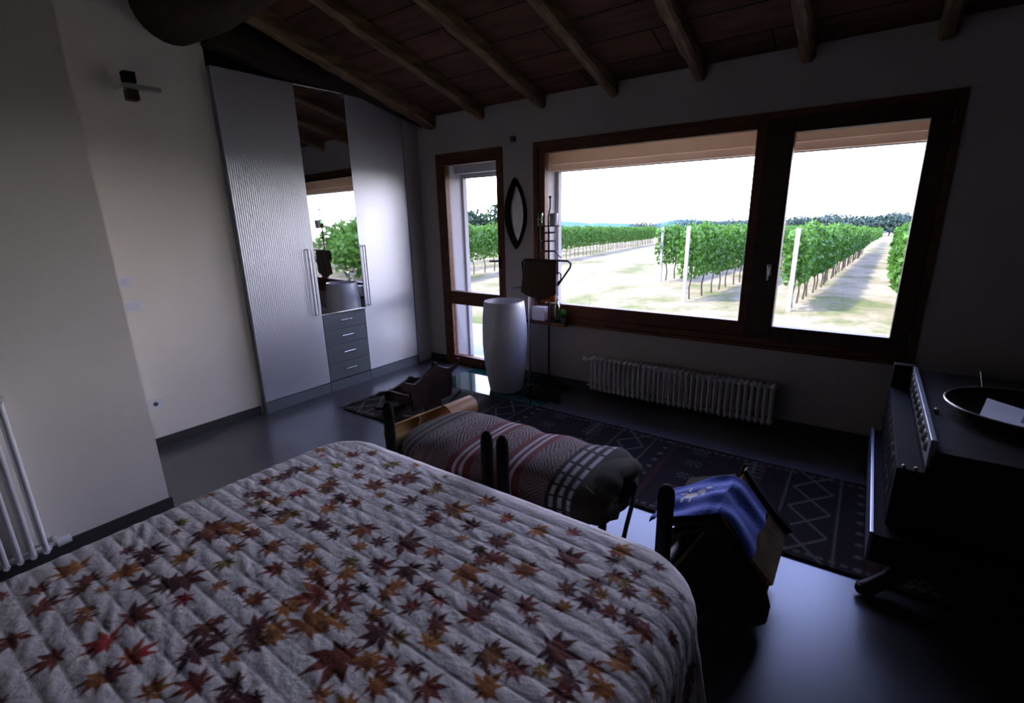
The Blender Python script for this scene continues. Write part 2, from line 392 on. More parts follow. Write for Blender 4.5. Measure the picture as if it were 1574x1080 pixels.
# ---------------------------------------------------------------- roof beams
ordn = ['first', 'second', 'third', 'fourth', 'fifth', 'sixth']
rx = [-3.87, -3.28, -2.585, -1.90, -1.215, -.535, .15, .83, 1.50]
words = ['beside the thick black beam in the window wall corner', 'ending over the glazed door', 'ending over the pointed wall mirror and window corner',
         'ending over the left third of the wide window', 'ending over the middle of the wide window', 'ending over the window mullion', 'ending over the right end of the wide window']
def rafter(x, yend, wdt, hgt, name, label, mt, seed, wob=.006, bot=None):
    rnd = random.Random(seed); mb = MB(); n = 22
    ring = []
    for i in range(n+1):
        y = YW + .02 - (YW + .02 - yend)*i/n
        zt = ceil_z(y)-.002; hb = hgt*(1 + rnd.uniform(-.06, .06)); dx = rnd.uniform(-wob, wob); ww = wdt/2*(1+rnd.uniform(-.06, .06))
        zb = zt-hb if bot is None else bot(y)
        c = .018
        ring.append([mb.bm.verts.new(p) for p in ((x-ww+dx, y, zt), (x+ww+dx, y, zt), (x+ww+dx, y, zb+c), (x+ww-c+dx, y, zb), (x-ww+c+dx, y, zb), (x-ww+dx, y, zb+c))])
    for a, b in zip(ring, ring[1:]):
        for k in range(6): mb.bm.faces.new([a[k], a[(k+1) % 6], b[(k+1) % 6], b[k]])
    mb.bm.faces.new(ring[0][::-1]); mb.bm.faces.new(ring[-1])
    o = mb.build(name, mt, smooth=30, origin=(x, YW, ceil_z(YW)))
    return tag(o, label, 'beam', 'rafters under the plank ceiling' if name == 'roof_rafter' else None)
for i, x in enumerate(rx[1:7]):
    rafter(x+.045, 1.93, .085, .105, 'roof_rafter', 'rough brown roof rafter ' + words[i+1], M['rafter'], i)
rafter(-3.90, 1.99, .13, .12, 'roof_rafter', 'short dark roof rafter closest to the wardrobe and ' + 'the wall corner', M['rafter'], 30)
# heavy curved log above the wardrobe
pts = [(-4.42, 1.95, 3.14), (-4.36, 2.3, 3.0), (-4.28, 2.7, 2.93), (-4.2, 3.2, 2.87), (-4.12, 3.7, 2.77), (-4.1, YW, 2.66)]
mb = MB().tube([(-4.12, 1.97, 3.01), (-4.13, 2.2, 2.965), (-4.11, 2.45, 2.905), (-4.12, 2.7, 2.875), (-4.10, 3.0, 2.85), (-4.08, 3.3, 2.825), (-4.05, 3.6, 2.74), (-4.03, 3.8, 2.68), (-4.02, YW-.01, 2.63)], [.14, .14, .13, .12, .105, .09, .08, .075, .07], 16)
tag(mb.build('roof_log', M['log_y'], smooth=60), 'thick black crooked roof log running just above the wardrobe top', 'beam')
# big round purlin
mb = MB().tube([(-4.16+.53*i, 1.76+.012*math.sin(i*1.7), 3.06+.01*math.cos(i*2.1)) for i in range(13)], [.232+.008*math.sin(i*2.3) for i in range(13)], 24)
tag(mb.build('round_purlin', M['log'], smooth=60, origin=(-4.16, 1.76, 3.06)), 'huge round log beam coming out of the pale wall at the top left', 'beam')

# ---------------------------------------------------------------- wardrobe
WXF = -4.10
wd = thing('wardrobe', (-4.40, 2.86, 0), 'tall wardrobe with two ribbed aluminium doors, central mirror and four drawers', 'wardrobe')
W0, WA, WB, W1, WT = 1.955, 2.605, 3.09, 3.775, 2.745
MB().box(-4.72, WXF-.022, W0, W1, .11, WT).build('body', M['drawer'], wd)
for a, b in ((W0, WA), (WA, WB), (WB, W1)):
    MB().box(-4.70, WXF-.004, a+.003, b-.003, 0, .098).build('plinth', M['drawer'], wd)
def handle(y, sgn, z0=.79, z1=1.385):
    mb = MB()
    for dy in (0, sgn*.028): mb.tube([(WXF+.028, y+dy, z0), (WXF+.028, y+dy, z1)], .0055, 8)
    for z in (z0, z1): mb.tube([(WXF, y, z), (WXF+.028, y, z), (WXF+.028, y+sgn*.028, z), (WXF, y+sgn*.028, z)], .0055, 8)
    return mb
for a, b, hy in ((W0, WA, WA-.05), (WB, W1, WB+.03)):
    d = MB().box(WXF-.02, WXF, a+.003, b-.003, .106, WT, .002).build('door', M['ribbed'], wd)
    handle(hy, -1 if a == W0 else 1).build('handle', M['steel'], d, smooth=True)
md = MB().box(WXF-.02, WXF-.004, WA+.003, WB-.003, .775, WT-.006).build('mirror_door', M['mirror'], wd)
MB().box(WXF-.02, WXF+.001, WA+.003, WB-.003, WT-.006, WT+.004).build('mirror_edge', M['steel'], md)
MB().box(WXF-.02, WXF+.001, WA+.003, WB-.003, .765, .775).build('mirror_edge', M['steel'], md)
rot_ = Matrix.Translation((WXF-.02+4.40, WA-2.86, 0)) @ Matrix.Rotation(math.radians(-3.2), 4, 'Z') @ Matrix.Translation((-(WXF-.02+4.40), -(WA-2.86), 0))
for o_ in [md]+list(md.children):      # the mirror door stands slightly ajar
    o_.data.transform(rot_)
zs = [.762, .605, .455, .275, .106]
for i in range(4):
    d = MB().box(WXF-.02, WXF, WA+.003, WB-.003, zs[i+1]+.003, zs[i]-.001, .002).build('drawer', M['drawer'], wd)
    zc = (zs[i]+zs[i+1])/2+.01; yc = (WA+WB)/2
    MB().tube([(WXF, yc-.065, zc), (WXF+.022, yc-.065, zc), (WXF+.022, yc+.065, zc), (WXF, yc+.065, zc)], .006, 8).build('handle', M['steel'], d, smooth=True)

# ---------------------------------------------------------------- radiators
def section_x(x, y, z0, z1, d=.10, r=.0125):
    mb = MB()
    for yy in (y-d/2+.014, y+d/2-.014):
        mb.tube([(x, yy, z0+.015), (x, yy, z1-.015)], r, 8)
    for z in (z0+.02, z1-.02):
        mb.tube([(x, y-d/2+.004, z), (x, y-d/2+.02, z+(.01 if z > (z0+z1)/2 else -.01)), (x, y+d/2-.02, z+(.01 if z > (z0+z1)/2 else -.01)), (x, y+d/2-.004, z)], [r*1.0, r*1.35, r*1.35, r], 8)
        mb.tube([(x-.0235, y, z), (x+.0235, y, z)], .018, 8)
    return mb
R0, R1, NR = -1.95, -.415, 34
rad = thing('radiator', (-1.18, 3.93, .05), 'long low white column radiator on the wall under the wide window', 'radiator')
st = (R1-R0)/NR
first = section_x(R0+st/2, 3.93, .055, .365).build('section', M['radiator'], rad, smooth=True)
for i in range(1, NR):
    c = first.copy(); COL.objects.link(c); c.location.x += st*i
mb = MB().tube([(R0, 3.93, .335), (R0-.035, 3.93, .335)], .012, 10).tube([(R0-.035, 3.93, .335), (R0-.085, 3.93, .335)], [.022, .019], 12)
mb.tube([(R0-.03, 3.93, .335), (R0-.03, YW-.001, .335)], .01, 8)
mb.build('valve', M['radiator'], rad, smooth=True)
mb = MB().tube([(R0, 3.93, .085), (R0-.03, 3.93, .085), (R0-.03, YW-.001, .085)], .012, 10)
mb.build('return_pipe', M['radiator'], rad, smooth=True)
for x in (R0+.2, R1-.2): MB().box(x-.01, x+.01, 3.94, YW-.001, .2, .225).build('bracket', M['radiator'], rad)

rad = thing('radiator', (-3.08, 0, .08), 'white tubular radiator mounted on the pale wall at the left frame edge', 'radiator')
def section_y(y, x, z0, z1):
    mb = MB()
    for xx in (x-.032, x+.032): mb.tube([(xx, y, z0+.015), (xx, y, z1-.015)], .0125, 10)
    for z in (z0+.02, z1-.02):
        mb.tube([(x-.044, y, z), (x-.02, y, z-.008), (x+.02, y, z-.008), (x+.044, y, z)], [.012, .016, .016, .012], 8)
        mb.tube([(x, y-.0235, z), (x, y+.0235, z)], .018, 8)
    return mb
first = section_y(.30, -3.08, .085, .90).build('section', M['radiator'], rad, smooth=True)
for i in range(1, 16):
    c = first.copy(); COL.objects.link(c); c.location.y -= .047*i
mb = MB().tube([(-3.08, .32, .11), (-3.08, .345, .11)], .012, 10).tube([(-3.08, .345, .11), (-3.08, .40, .11)], [.024, .021], 14).tube([(-3.08, .35, .11), (-3.149, .35, .11)], .011, 8)
mb.build('valve', M['plastic'], rad, smooth=True)
for z in (.25, .75): MB().box(-3.149, -3.09, -.02, 0, z, z+.02).build('bracket', M['radiator'], rad)

# ---------------------------------------------------------------- basin, tap, plate
bx, by = -2.70, 3.60
tag(MB().box(-3.40, -2.17, 3.34, 3.97, .0005, .008).build('glass_floor_plate', M['green_glass']), 'thin dark green glass plate on the floor under the white basin', 'floor plate')
prof = [(0, .0), (.150, 0), (.158, .01), (.178, .12), (.203, .30), (.214, .47), (.212, .60), (.203, .73), (.193, .83), (.188, .862), (.184, .868), (.180, .862), (.176, .83), (.165, .76), (.13, .715), (.04, .70), (0, .70)]
bs = thing('washbasin', (bx, by, .008), 'white barrel-shaped freestanding washbasin on green glass by the glazed door', 'washbasin')
MB().lathe((bx, by, .008), prof, 48).build('bowl', M['ceramic'], bs, smooth=60)
MB().lathe((bx, by, .708), [(0, .006), (.02, .006), (.024, .001), (.024, -.001)], 20).build('drain', M['steel'], bs, smooth=True)
tx, ty = -2.545, 3.735
tp = thing('floor_tap', (tx, ty, .008), 'slim steel pillar tap with long spout behind the washbasin', 'tap')
MB().tube([(tx+.0, ty+.06, .008), (tx, ty+.06, 1.055)], .0115, 12).build('pillar', M['steel'], tp, smooth=True)
MB().tube([(tx, ty+.06, .985), (tx-.06, ty+.02, .985), (tx-.13, ty-.035, .98), (tx-.145, ty-.045, .965), (tx-.147, ty-.047, .95)], .009, 10).build('spout', M['steel'], tp, smooth=True)
MB().lathe((tx, ty+.06, .008), [(0, .012), (.035, .012), (.037, 0), (0, 0)], 20).build('foot', M['steel'], tp, smooth=True)

# ---------------------------------------------------------------- iron towel stand with cups
sx_, sy_ = -2.245, 3.66
G = .008
stn = thing('iron_stand', (sx_, sy_, G), 'tall black iron candle and towel stand with triangular foot before the window', 'stand')
MB().tube([(sx_, sy_, .07), (sx_, sy_, 1.50), (sx_-.006, sy_, 1.62), (sx_+.014, sy_, 1.70), (sx_+.014, sy_, 1.77)], [.009, .008, .006, .006, .006], 10).ball((sx_+.014, sy_, 1.78), .012).build('pole', M['iron'], stn, smooth=True)
mb = MB(); tri = [(sx_-.20, sy_-.13, G), (sx_+.20, sy_-.13, G), (sx_, sy_+.19, G)]
bv = mb.verts(tri + [(p[0], p[1], G+.012) for p in tri] + [(sx_, sy_, .14)], [(0, 2, 1), (0, 1, 4, 3), (1, 2, 5, 4), (2, 0, 3, 5), (3, 4, 6), (4, 5, 6), (5, 3, 6)])
mb.build('foot', M['iron'], stn)
def ring(mb, c, r, tr, n=20):
    mb.tube([(c[0]+r*math.cos(2*PI*k/n), c[1]+r*math.sin(2*PI*k/n), c[2]) for k in range(n+1)], tr, 6, cap=False); return mb
for z, r in ((1.545, .095), (1.42, .07), (1.335, .07)):
    ring(MB(), (sx_, sy_, z), r, .004).tube([(sx_-r, sy_, z), (sx_+r, sy_, z)], .004, 6).build('cup_ring', M['iron'], stn, smooth=True)
MB().lathe((sx_, sy_, 1.485), [(0, 0), (.055, 0), (.06, .012), (.05, .012), (0, .006)], 24).build('dish', M['iron'], stn, smooth=True)
MB().tube([(sx_, sy_, 1.34), (sx_+.06, sy_, 1.33), (sx_+.11, sy_, 1.29), (sx_+.125, sy_, 1.285)], .004, 6).build('hook', M['iron'], stn, smooth=True)
MB().tube([(sx_-.09, sy_, 1.335), (sx_-.09, sy_, 1.64)], .004, 6).tube([(sx_-.02, sy_, 1.42), (sx_-.09, sy_, 1.42)], .004, 6).build('side_rod', M['iron'], stn, smooth=True)
yb = sy_-.05
mb = MB().tube([(sx_-.235, yb, 1.12), (sx_-.245, yb, 1.235), (sx_-.22, yb, 1.262), (sx_+.215, yb, 1.262), (sx_+.245, yb, 1.24), (sx_+.24, yb, 1.21), (sx_+.12, yb, 1.05), (sx_+.10, yb, 1.06)], .0085, 8)
mb.tube([(sx_, sy_, 1.262), (sx_, yb, 1.262)], .008, 8).tube([(sx_+.105, yb, 1.17), (sx_+.15, yb, 1.15), (sx_+.15, yb, 1.10), (sx_+.115, yb, 1.07)], .006, 8)
mb.build('towel_bar', M['iron'], stn, smooth=True)
# towels folded over the bar
def towel(name, x0, x1, zt, zf, zb, dy, th, mt, label, wav=.006, point=0, skew=0):
    mb = MB(); n = 18; prof = []
    m_ = 14
    for i in range(m_+1): prof.append((-dy-th, zf+(zt-zf)*i/m_))
    prof += [(-dy*.6, zt+.02), (dy*.6, zt+.02)]
    for i in range(m_+1): prof.append((dy+th, zt-(zt-zb)*i/m_))
    grid = []
    for i in range(n+1):
        u = i/n; col = []
        for j, (py, pz) in enumerate(prof):
            low = (zt-pz)/(zt-zf)
            x = x0+(x1-x0)*u - skew*max(0, low)*(1-u)
            z = pz - (point*(1-abs(2*u-1))*max(0, low) if j <= m_ else 0)
            y = py*(1+.1*math.sin(u*9)) + wav*math.sin(u*17+low*2)*max(0, low)
            col.append(mb.bm.verts.new((x, yb+y, z)))
        grid.append(col)
    for i in range(n):
        for j in range(len(prof)-1): mb.bm.faces.new([grid[i][j], grid[i+1][j], grid[i+1][j+1], grid[i][j+1]])
    o = mb.build(name, mt, smooth='all', origin=(sx_, yb, 1.26))
    s = o.modifiers.new('thick', 'SOLIDIFY'); s.thickness = .006
    return tag(o, label, 'towel')
towel('towel', sx_-.215, sx_+.115, 1.248, .975, 1.14, .012, .006, M['towel_brown'], 'dark brown towel folded over the bar of the iron stand', skew=.045, point=.075)
towel('towel', sx_-.10, sx_+.085, 1.240, 1.08, .90, .005, .003, M['towel_orange'], 'bright orange towel hanging behind the brown towel, seen in the wardrobe mirror', point=.0)
t = thing('candle_cup', (sx_-.07, sy_-.03, 1.549), 'small amber glass candle cup on the upper ring of the iron stand', 'candle cup')
MB().lathe((sx_-.07, sy_-.03, 1.549), [(0, 0), (.022, 0), (.026, .03), (.027, .105), (.024, .105), (.022, .01), (0, .008)], 18).build('cup', M['bottle'], t, smooth=True)
MB().lathe((sx_-.07, sy_-.03, 1.552), [(0, 0), (.021, 0), (.021, .05), (0, .052)], 16).build('candle', M['amber'], t, smooth=True)
t = MB().lathe((sx_+.06, sy_-.02, 1.549), [(0, 0), (.03, 0), (.036, .02), (.037, .10), (.034, .10), (.032, .015), (0, .01)], 20).build('candle_cup', M['cup'], smooth=True, origin=(sx_+.06, sy_-.02, 1.549))
tag(t, 'frosted white glass candle cup beside the amber one on the iron stand', 'candle cup')

# sill things
t = thing('toiletry_box', (-2.53, YW-.055, WZ0), 'small white box on the window sill left of the bottle', 'box')
MB().box(-2.60, -2.44, YW-.034, YW-.001-.013, WZ0, WZ0+.001).build('base', M['plastic'], t)
MB().box(-2.60, -2.455, YW-.10, YW-.013, WZ0+.001, WZ0+.135, .006).build('carton', M['plastic'], t)
# ledge under those
struct('trim_5', MB().box(-2.66, -2.22, YW-.12, YW-.035, WZ0-.028, WZ0, .003), M['frame'])
t = thing('perfume_bottle', (-2.33, YW-.07, WZ0), 'tall clear glass bottle on the window sill behind the iron stand', 'bottle')
MB().lathe((-2.33, YW-.07, WZ0), [(0, 0), (.032, 0), (.034, .02), (.034, .15), (.014, .19), (.012, .22), (.009, .22), (.009, .19), (.03, .145), (.03, .01), (0, .008)], 20).build('bottle_body', M['bottle'], t, smooth=True)
MB().lathe((-2.33, YW-.07, WZ0+.22), [(0, 0), (.013, 0), (.013, .03), (0, .03)], 14).build('cap', M['cup'], t, smooth=True)
def leafcloud(center, ext, n, size, rnd, mb=None, shape=None):
    mb = mb or MB()
    for _ in range(n):
        while True:
            p = Vector((rnd.uniform(-1, 1), rnd.uniform(-1, 1), rnd.uniform(-1, 1)))
            if shape is None and p.length <= 1: break
            if shape and shape(p): break
        c = Vector(center) + Vector((p.x*ext[0], p.y*ext[1], p.z*ext[2]))
        s = size*rnd.uniform(.6, 1.3)
        nrm = (Vector((rnd.gauss(0, 1), rnd.gauss(0, 1), rnd.gauss(.5, 1))) + p*.6).normalized()
        a = nrm.orthogonal().normalized(); a.rotate(Matrix.Rotation(rnd.uniform(0, 2*PI), 3, nrm)); b = nrm.cross(a)
        v = [mb.bm.verts.new(c + a*s*q[0] + b*s*q[1] + nrm*s*q[2]) for q in ((-.5, 0, 0), (-.1, -.45, .12), (.55, 0, 0), (-.1, .45, .12))]
        mb.bm.faces.new([v[0], v[1], v[2]]); mb.bm.faces.new([v[0], v[2], v[3]])
    return mb
t = thing('sill_plant', (-2.26, YW-.075, WZ0), 'little green plant in a small pot at the left end of the window sill', 'plant')
MB().lathe((-2.262, YW-.075, WZ0), [(0, 0), (.022, 0), (.028, .05), (.024, .05), (0, .045)], 16).build('pot', M['sensor'], t, smooth=True)
leafcloud((-2.262, YW-.075, WZ0+.085), (.034, .034, .045), 60, .028, random.Random(3)).build('leaves', M['plant'], t)

# wall pieces
t = thing('wall_mirror', (-2.835, YW, 1.66), 'narrow dark-framed pointed oval mirror between glazed door and window', 'mirror')
def vesica(cx, cz, hw, hh, n=18):
    pr = [(cx + hw*math.cos(PI*(k/n-.5))**.8, cz + hh*(2*k/n-1)) for k in range(n+1)]
    pl_ = [(2*cx-x, z) for x, z in reversed(pr[1:-1])]
    return pr + pl_
out = vesica(-2.835, 1.655, .125, .335); inn = vesica(-2.812, 1.655, .085, .275)
mb = MB(); n_ = len(out)
O0 = [mb.bm.verts.new((x, YW-.0, z)) for x, z in out]; O1 = [mb.bm.verts.new((x, YW-.03, z)) for x, z in out]; I1 = [mb.bm.verts.new((x, YW-.04, z)) for x, z in inn]; I0 = [mb.bm.verts.new((x, YW-.012, z)) for x, z in inn]
for i in range(n_):
    j = (i+1) % n_
    for a, b in ((O0, O1), (O1, I1), (I1, I0)): mb.bm.faces.new([a[i], a[j], b[j], b[i]])
mb.bm.faces.new(O0)
mb.build('mirror_frame', M['dark_wood'], t, smooth=40)
MB().prism(inn, 1, YW-.0125, YW-.014).build('mirror_glass', M['dim_mirror'], t)
o = MB().box(-2.875, -2.825, YW-.03, YW, 2.305, 2.355, .008).build('motion_sensor', M['sensor'], origin=(-2.85, YW, 2.33)); tag(o, 'tiny grey sensor on the wall above the pointed oval mirror', 'sensor')

t = thing('wall_light', (-4.16, 1.415, 2.50), 'small wall light with dark square lamp heads and flat frosted blade', 'wall lamp')
yl, zl = 1.41, 2.50
MB().tube([(-4.16, yl-.05, zl), (-4.09, yl-.05, zl), (-4.05, yl-.02, zl)], .014, 10).build('arm', M['steel'], t, smooth=True)
MB().box(-4.09, -4.02, yl-.035, yl+.03, zl+.02, zl+.085, .004).build('lamp_head', M['iron'], t)
MB().box(-4.09, -4.02, yl-.035, yl+.03, zl-.085, zl-.02, .004).build('lamp_head', M['brown_wood'], t)
MB().box(-4.085, -4.03, yl-.04, yl+.17, zl-.014, zl+.016, .005).build('blade', M['frost'], t)
t = thing('light_switch', (-4.16, 1.10, 1.25), 'upper white double switch plate beside the corner of the left pier', 'switch')
MB().box(-4.16, -4.152, 1.10, 1.215, 1.21, 1.29, .002).build('plate', M['plastic'], t)
MB().box(-4.152, -4.148, 1.125, 1.155, 1.225, 1.275).box(-4.152, -4.148, 1.16, 1.19, 1.225, 1.275).build('rocker', M['paper'], t)
t = thing('light_switch', (-4.16, 1.12, 1.07), 'lower white switch plate under the double switch by the left pier', 'switch')
MB().box(-4.16, -4.152, 1.12, 1.235, 1.035, 1.115, .002).build('plate', M['plastic'], t)
MB().box(-4.152, -4.148, 1.145, 1.21, 1.05, 1.10).build('rocker', M['paper'], t)
t = thing('wall_socket', (-4.16, 1.14, .33), 'white power socket low on the wall beside the left pier', 'socket')
MB().box(-4.16, -4.152, 1.125, 1.24, .30, .38, .002).build('plate', M['plastic'], t)
MB().lathe((0, 0, 0), [(0, .002), (.016, .002), (.016, 0), (0, 0)], 16).build('insert', M['sensor'], t)
ins = [c for c in t.children if c.name.startswith('insert')][0]
for v in ins.data.vertices: # turned to face the room
    x, y, z = v.co + Vector(t.location); v.co = Vector((-4.152+z, 1.182+x, .34+y)) - Vector(t.location)

# ---------------------------------------------------------------- bed and quilt
BX0, BX1, BY1, BY0, BZ = -2.02, -.30, 1.345, -.85, .585
bed = thing('bed', (-1.16, .25, 0), 'wide low bed under the maple leaf quilt in the foreground', 'bed')
MB().box(BX0+.06, BX1-.06, BY0+.05, BY1-.08, .06, .30, .02).build('bed_base', M['mattress'], bed)
MB().box(BX0+.035, BX1-.035, BY0+.02, BY1-.045, .30, BZ-.025, .05).build('mattress', M['mattress'], bed)
for x in (BX0+.15, BX1-.15):
    for y in (BY0+.15, BY1-.2): MB().box(x-.03, x+.03, y-.03, y+.03, 0, .06).build('bed_foot', M['dark_wood'], bed)
# leaves printed on the quilt: x, y, width (photo pixels) and colour letter
Z1 = "640,115,110,r;765,100,80,r;870,160,110,g;450,120,50,k;545,180,90,g;690,185,90,m;650,245,90,r;405,205,110,o;245,240,130,m;300,195,110,m;950,250,160,r;760,305,150,o;1055,335,80,r;1140,320,90,g;1025,170,60,o;1190,240,40,o;480,290,140,o;300,340,120,k;585,370,130,m;670,400,110,r;470,440,130,o;840,425,80,g;1000,390,120,m;1095,430,90,m;1230,450,190,o;1435,400,130,r;1545,500,80,k;1365,540,130,m;1120,520,130,r;710,545,170,r;440,540,150,m;540,590,100,m;320,545,70,m;240,465,130,m;200,525,110,o;55,480,130,m;40,590,90,r;140,660,160,r;380,660,130,o;190,790,150,r;325,775,150,m;780,640,120,m;670,670,110,o;940,640,220,r;1135,680,130,r;1300,620,90,o;1400,670,110,m;1500,630,110,m;1510,730,100,o;620,740,120,g;590,810,150,o;785,790,170,r;960,790,180,m;1150,790,110,m;1300,800,220,o;420,850,150,m;560,910,140,r;440,940,260,r;50,970,110,r;680,920,100,m;820,940,150,r;900,900,130,o;1070,890,150,r;1170,970,120,r;1370,920,130,m;1490,950,130,m;560,1000,180,r;220,1020,170,o;100,350,130,r;160,400,120,o;130,280,100,r;1000,1030,150,r;0,360,90,m;20,420,80,r"
Z3 = "750,330,160,m;820,430,230,m;1120,380,180,r;1380,340,200,r;1090,490,170,o;1270,540,110,m;1440,550,200,m;560,560,330,r;360,400,280,o;480,340,170,o;40,400,180,m;50,510,120,o;740,570,200,o;880,610,150,r;760,740,210,r;1080,750,200,r;1430,760,200,o;420,820,150,o;50,820,160,m;170,430,120,k;1560,640,80,r"
Z4 = "870,190,170,m;740,180,90,m;450,290,190,o;740,310,170,o;500,400,150,r;600,420,90,o;840,380,160,m;1090,340,220,r;1000,390,180,m;1110,220,150,o;1340,245,120,g;1370,170,120,r;1280,390,110,o;1430,400,90,r;1100,450,130,k;1500,470,140,r;220,520,180,r;20,440,110,r;500,575,130,r;770,570,220,r;1210,620,190,r;80,690,190,r;640,720,200,k;1280,700,140,m;1120,780,230,m;1350,790,140,o;1480,640,150,m;1490,730,160,m;330,810,190,r;770,810,200,k;590,920,180,o;1180,960,220,r;880,1020,180,o;1300,1050,120,m;1440,1050,200,m;1230,60,250,m;1380,60,160,o;1500,80,120,r;1300,30,150,r;10,1070,100,m"
Z2 = "120,180,80,k;270,230,110,o;75,300,100,m;90,370,90,o;440,255,80,k;670,345,80,k;855,410,80,r;410,380,160,r;220,440,150,o;65,545,130,m;200,600,130,r;400,615,100,o;640,450,110,r;690,485,90,g;565,490,100,r;540,570,150,m;650,630,120,r;720,660,110,m;340,810,220,m;150,900,130,r;540,890,120,r;440,960,160,m;280,905,100,g;30,820,150,m;810,720,150,r;905,590,90,r;700,800,120,m;680,900,160,o;860,960,90,r;940,720,90,r;995,540,60,m;600,990,160,o;380,1010,150,r;30,990,120,o"
LC = {'m': (.070, .011, .017), 'r': (.16, .024, .014), 'o': (.34, .125, .02), 'g': (.22, .16, .02), 'k': (.38, .022, .03)}
rl = random.Random(11); LEAVES = []
for txt, ox, oy, s in ((Z1, 380, 670, 3.9275), (Z3, 380, 860, 3.935), (Z4, 0, 800, 3.857), (Z2, 740, 740, 3.176)):
    for e_ in txt.split(';'):
        a, b, c_, k = e_.split(','); px, py, pw = ox+float(a)/s, oy+float(b)/s, float(c_)/s
        P = onplane(px, py, 2, .59); dep = (P-Vector((0, 0, CAMH))).dot(cf)
        LEAVES.append((P.x, P.y, pw*dep/FPX*.82, k, rl.uniform(0, 2*PI)))
for _ in range(75): LEAVES.append((rl.uniform(-2.0, -.35), rl.uniform(-.1, 1.3), rl.uniform(.032, .06), rl.choice('mmrroog'), rl.uniform(0, 2*PI)))
for _ in range(170):   # hidden part of the quilt and its hanging sides
    x, y = rl.choice([(rl.uniform(-.2, .25), rl.uniform(-1, 1.2)), (rl.uniform(-2.5, -2.05), rl.uniform(-1, 1.2)), (rl.uniform(-2, .1), rl.uniform(1.42, 1.85)), (rl.uniform(-2, -.3), rl.uniform(-1.2, -.15)), (rl.uniform(-2, -.3), rl.uniform(-1.0, -.1))])
    LEAVES.append((x, y, rl.uniform(.05, .085), rl.choice('mmrrog'), rl.uniform(0, 2*PI)))
def quilt():
    h = .0042; S0, S1, T0, T1 = BX0-.42, BX1+.45, BY0-.3, BY1+.43
    ns, nt_ = int((S1-S0)/h)+1, int((T1-T0)/h)+1
    s = np.linspace(S0, S1, ns); t = np.linspace(T0, T1, nt_)
    Sg, Tg = np.meshgrid(s, t)                          # rows: t
    # colours
    base = np.empty(Sg.shape+(3,)); base[:] = (.70, .665, .69)
    rng = np.random.default_rng(5)
    for (lx, ly, R, k, ang) in LEAVES:
        i0, i1 = np.searchsorted(s, [lx-R*1.15, lx+R*1.15]); j0, j1 = np.searchsorted(t, [ly-R*1.15, ly+R*1.15])
        if i1 <= i0 or j1 <= j0: continue
        dx = Sg[j0:j1, i0:i1]-lx; dy = Tg[j0:j1, i0:i1]-ly
        ca, sa = math.cos(ang), math.sin(ang); X = (dx*ca+dy*sa)/R; Y = (-dx*sa+dy*ca)/R
        cov = np.zeros(X.shape); vein = np.zeros(X.shape)
        for la, ll, lw in ((0, 1, .165), (38, .94, .155), (-38, .92, .155), (80, .82, .14), (-80, .80, .14), (128, .54, .10), (-128, .52, .10)):
            la = math.radians(la + rng.uniform(-5, 5)); ll *= rng.uniform(.9, 1.08)
            a = (X*math.cos(la)+Y*math.sin(la))/ll; b = np.abs(-X*math.sin(la)+Y*math.cos(la))
            wdt = np.where(a < .45, lw*(a/.45)**.7*(a > 0), lw*((1-a).clip(0)/.55)**1.15)
            wdt = np.nan_to_num(wdt)
            c = np.clip((wdt-b)/(h/R*.9)+.5, 0, 1)*((a > 0) & (a < 1)); cov = np.maximum(cov, c)
            vein = np.maximum(vein, np.clip(1-b/.022, 0, 1)*((a > 0) & (a < .9)))
        c = np.clip((.16-np.hypot(X, Y))/(h/R)+.5, 0, 1); cov = np.maximum(cov, c)
        stem = np.clip((.018-np.abs(Y+.06*X))/(h/R*.8)+.5, 0, 1)*((X < 0) & (X > -.5)); cov = np.maximum(cov, stem*.8)
        col = np.array(LC[k])*rng.uniform(.8, 1.25); tip = np.array(LC[rng.choice(list('mro'))])
        rr = np.hypot(X, Y)[..., None]; mixv = np.clip((np.sin(X*5+ang)+np.cos(Y*6-ang))*.35+.2, 0, .6)[..., None]
        cc = col*(1-mixv)+tip*mixv
        cc = cc*(1-.35*vein[..., None])
        base[j0:j1, i0:i1] = base[j0:j1, i0:i1]*(1-cov[..., None]) + cc*cov[..., None]
    # shape
    rc = .13                                            # rounding in plan
    ix0, ix1, iy1 = BX0+.05+rc, BX1-.05-rc, BY1-.05-rc
    iy0 = BY0+.05+rc
    qx = np.clip(Sg, ix0, ix1); qy = np.clip(Tg, iy0, iy1)
    dx, dy = Sg-qx, Tg-qy; d = np.hypot(dx, dy); d_ = np.maximum(d, 1e-9); nx, ny = dx/d_, dy/d_
    dd = np.maximum(d-rc, 0)                            # distance past the start of the roll-over
    r = .10; arc = r*PI/2
    th = np.clip(dd/r, 0, PI/2); hor = r*np.sin(th); ver = r*(1-np.cos(th))
    rest = np.maximum(dd-arc, 0); ang = np.arctan2(ny, nx)
    along = np.where(np.abs(nx) > .999, Tg, np.where(np.abs(ny) > .999, Sg, ang*.45))
    fold = np.sin(along*11+1.0)*.5+np.sin(along*23)*.25
    zmax = BZ-r-.02
    over = np.maximum(rest-zmax, 0); vert = np.minimum(rest, zmax)
    out_ = hor + vert*.06 + over*.97 + fold*np.minimum(rest, .4)*.055
    corner = (np.minimum(np.abs(nx), np.abs(ny)) > .05)
    out_ = out_ + corner*np.sin(ang*14)*np.minimum(rest, .4)*.10
    rad_ = np.minimum(d, rc)+out_
    Xp = qx+nx*rad_; Yp = qy+ny*rad_; Zp = BZ - ver - vert
    # quilting seams (run across the bed) and puckers
    sp = .052
    ph = (Tg + .012*np.sin(Sg*2.1) )/sp; f = np.abs(ph-np.round(ph))*2         # 0 on seam .. 1 mid
    puff = (np.clip(f, 0, 1)**.2)*.0038
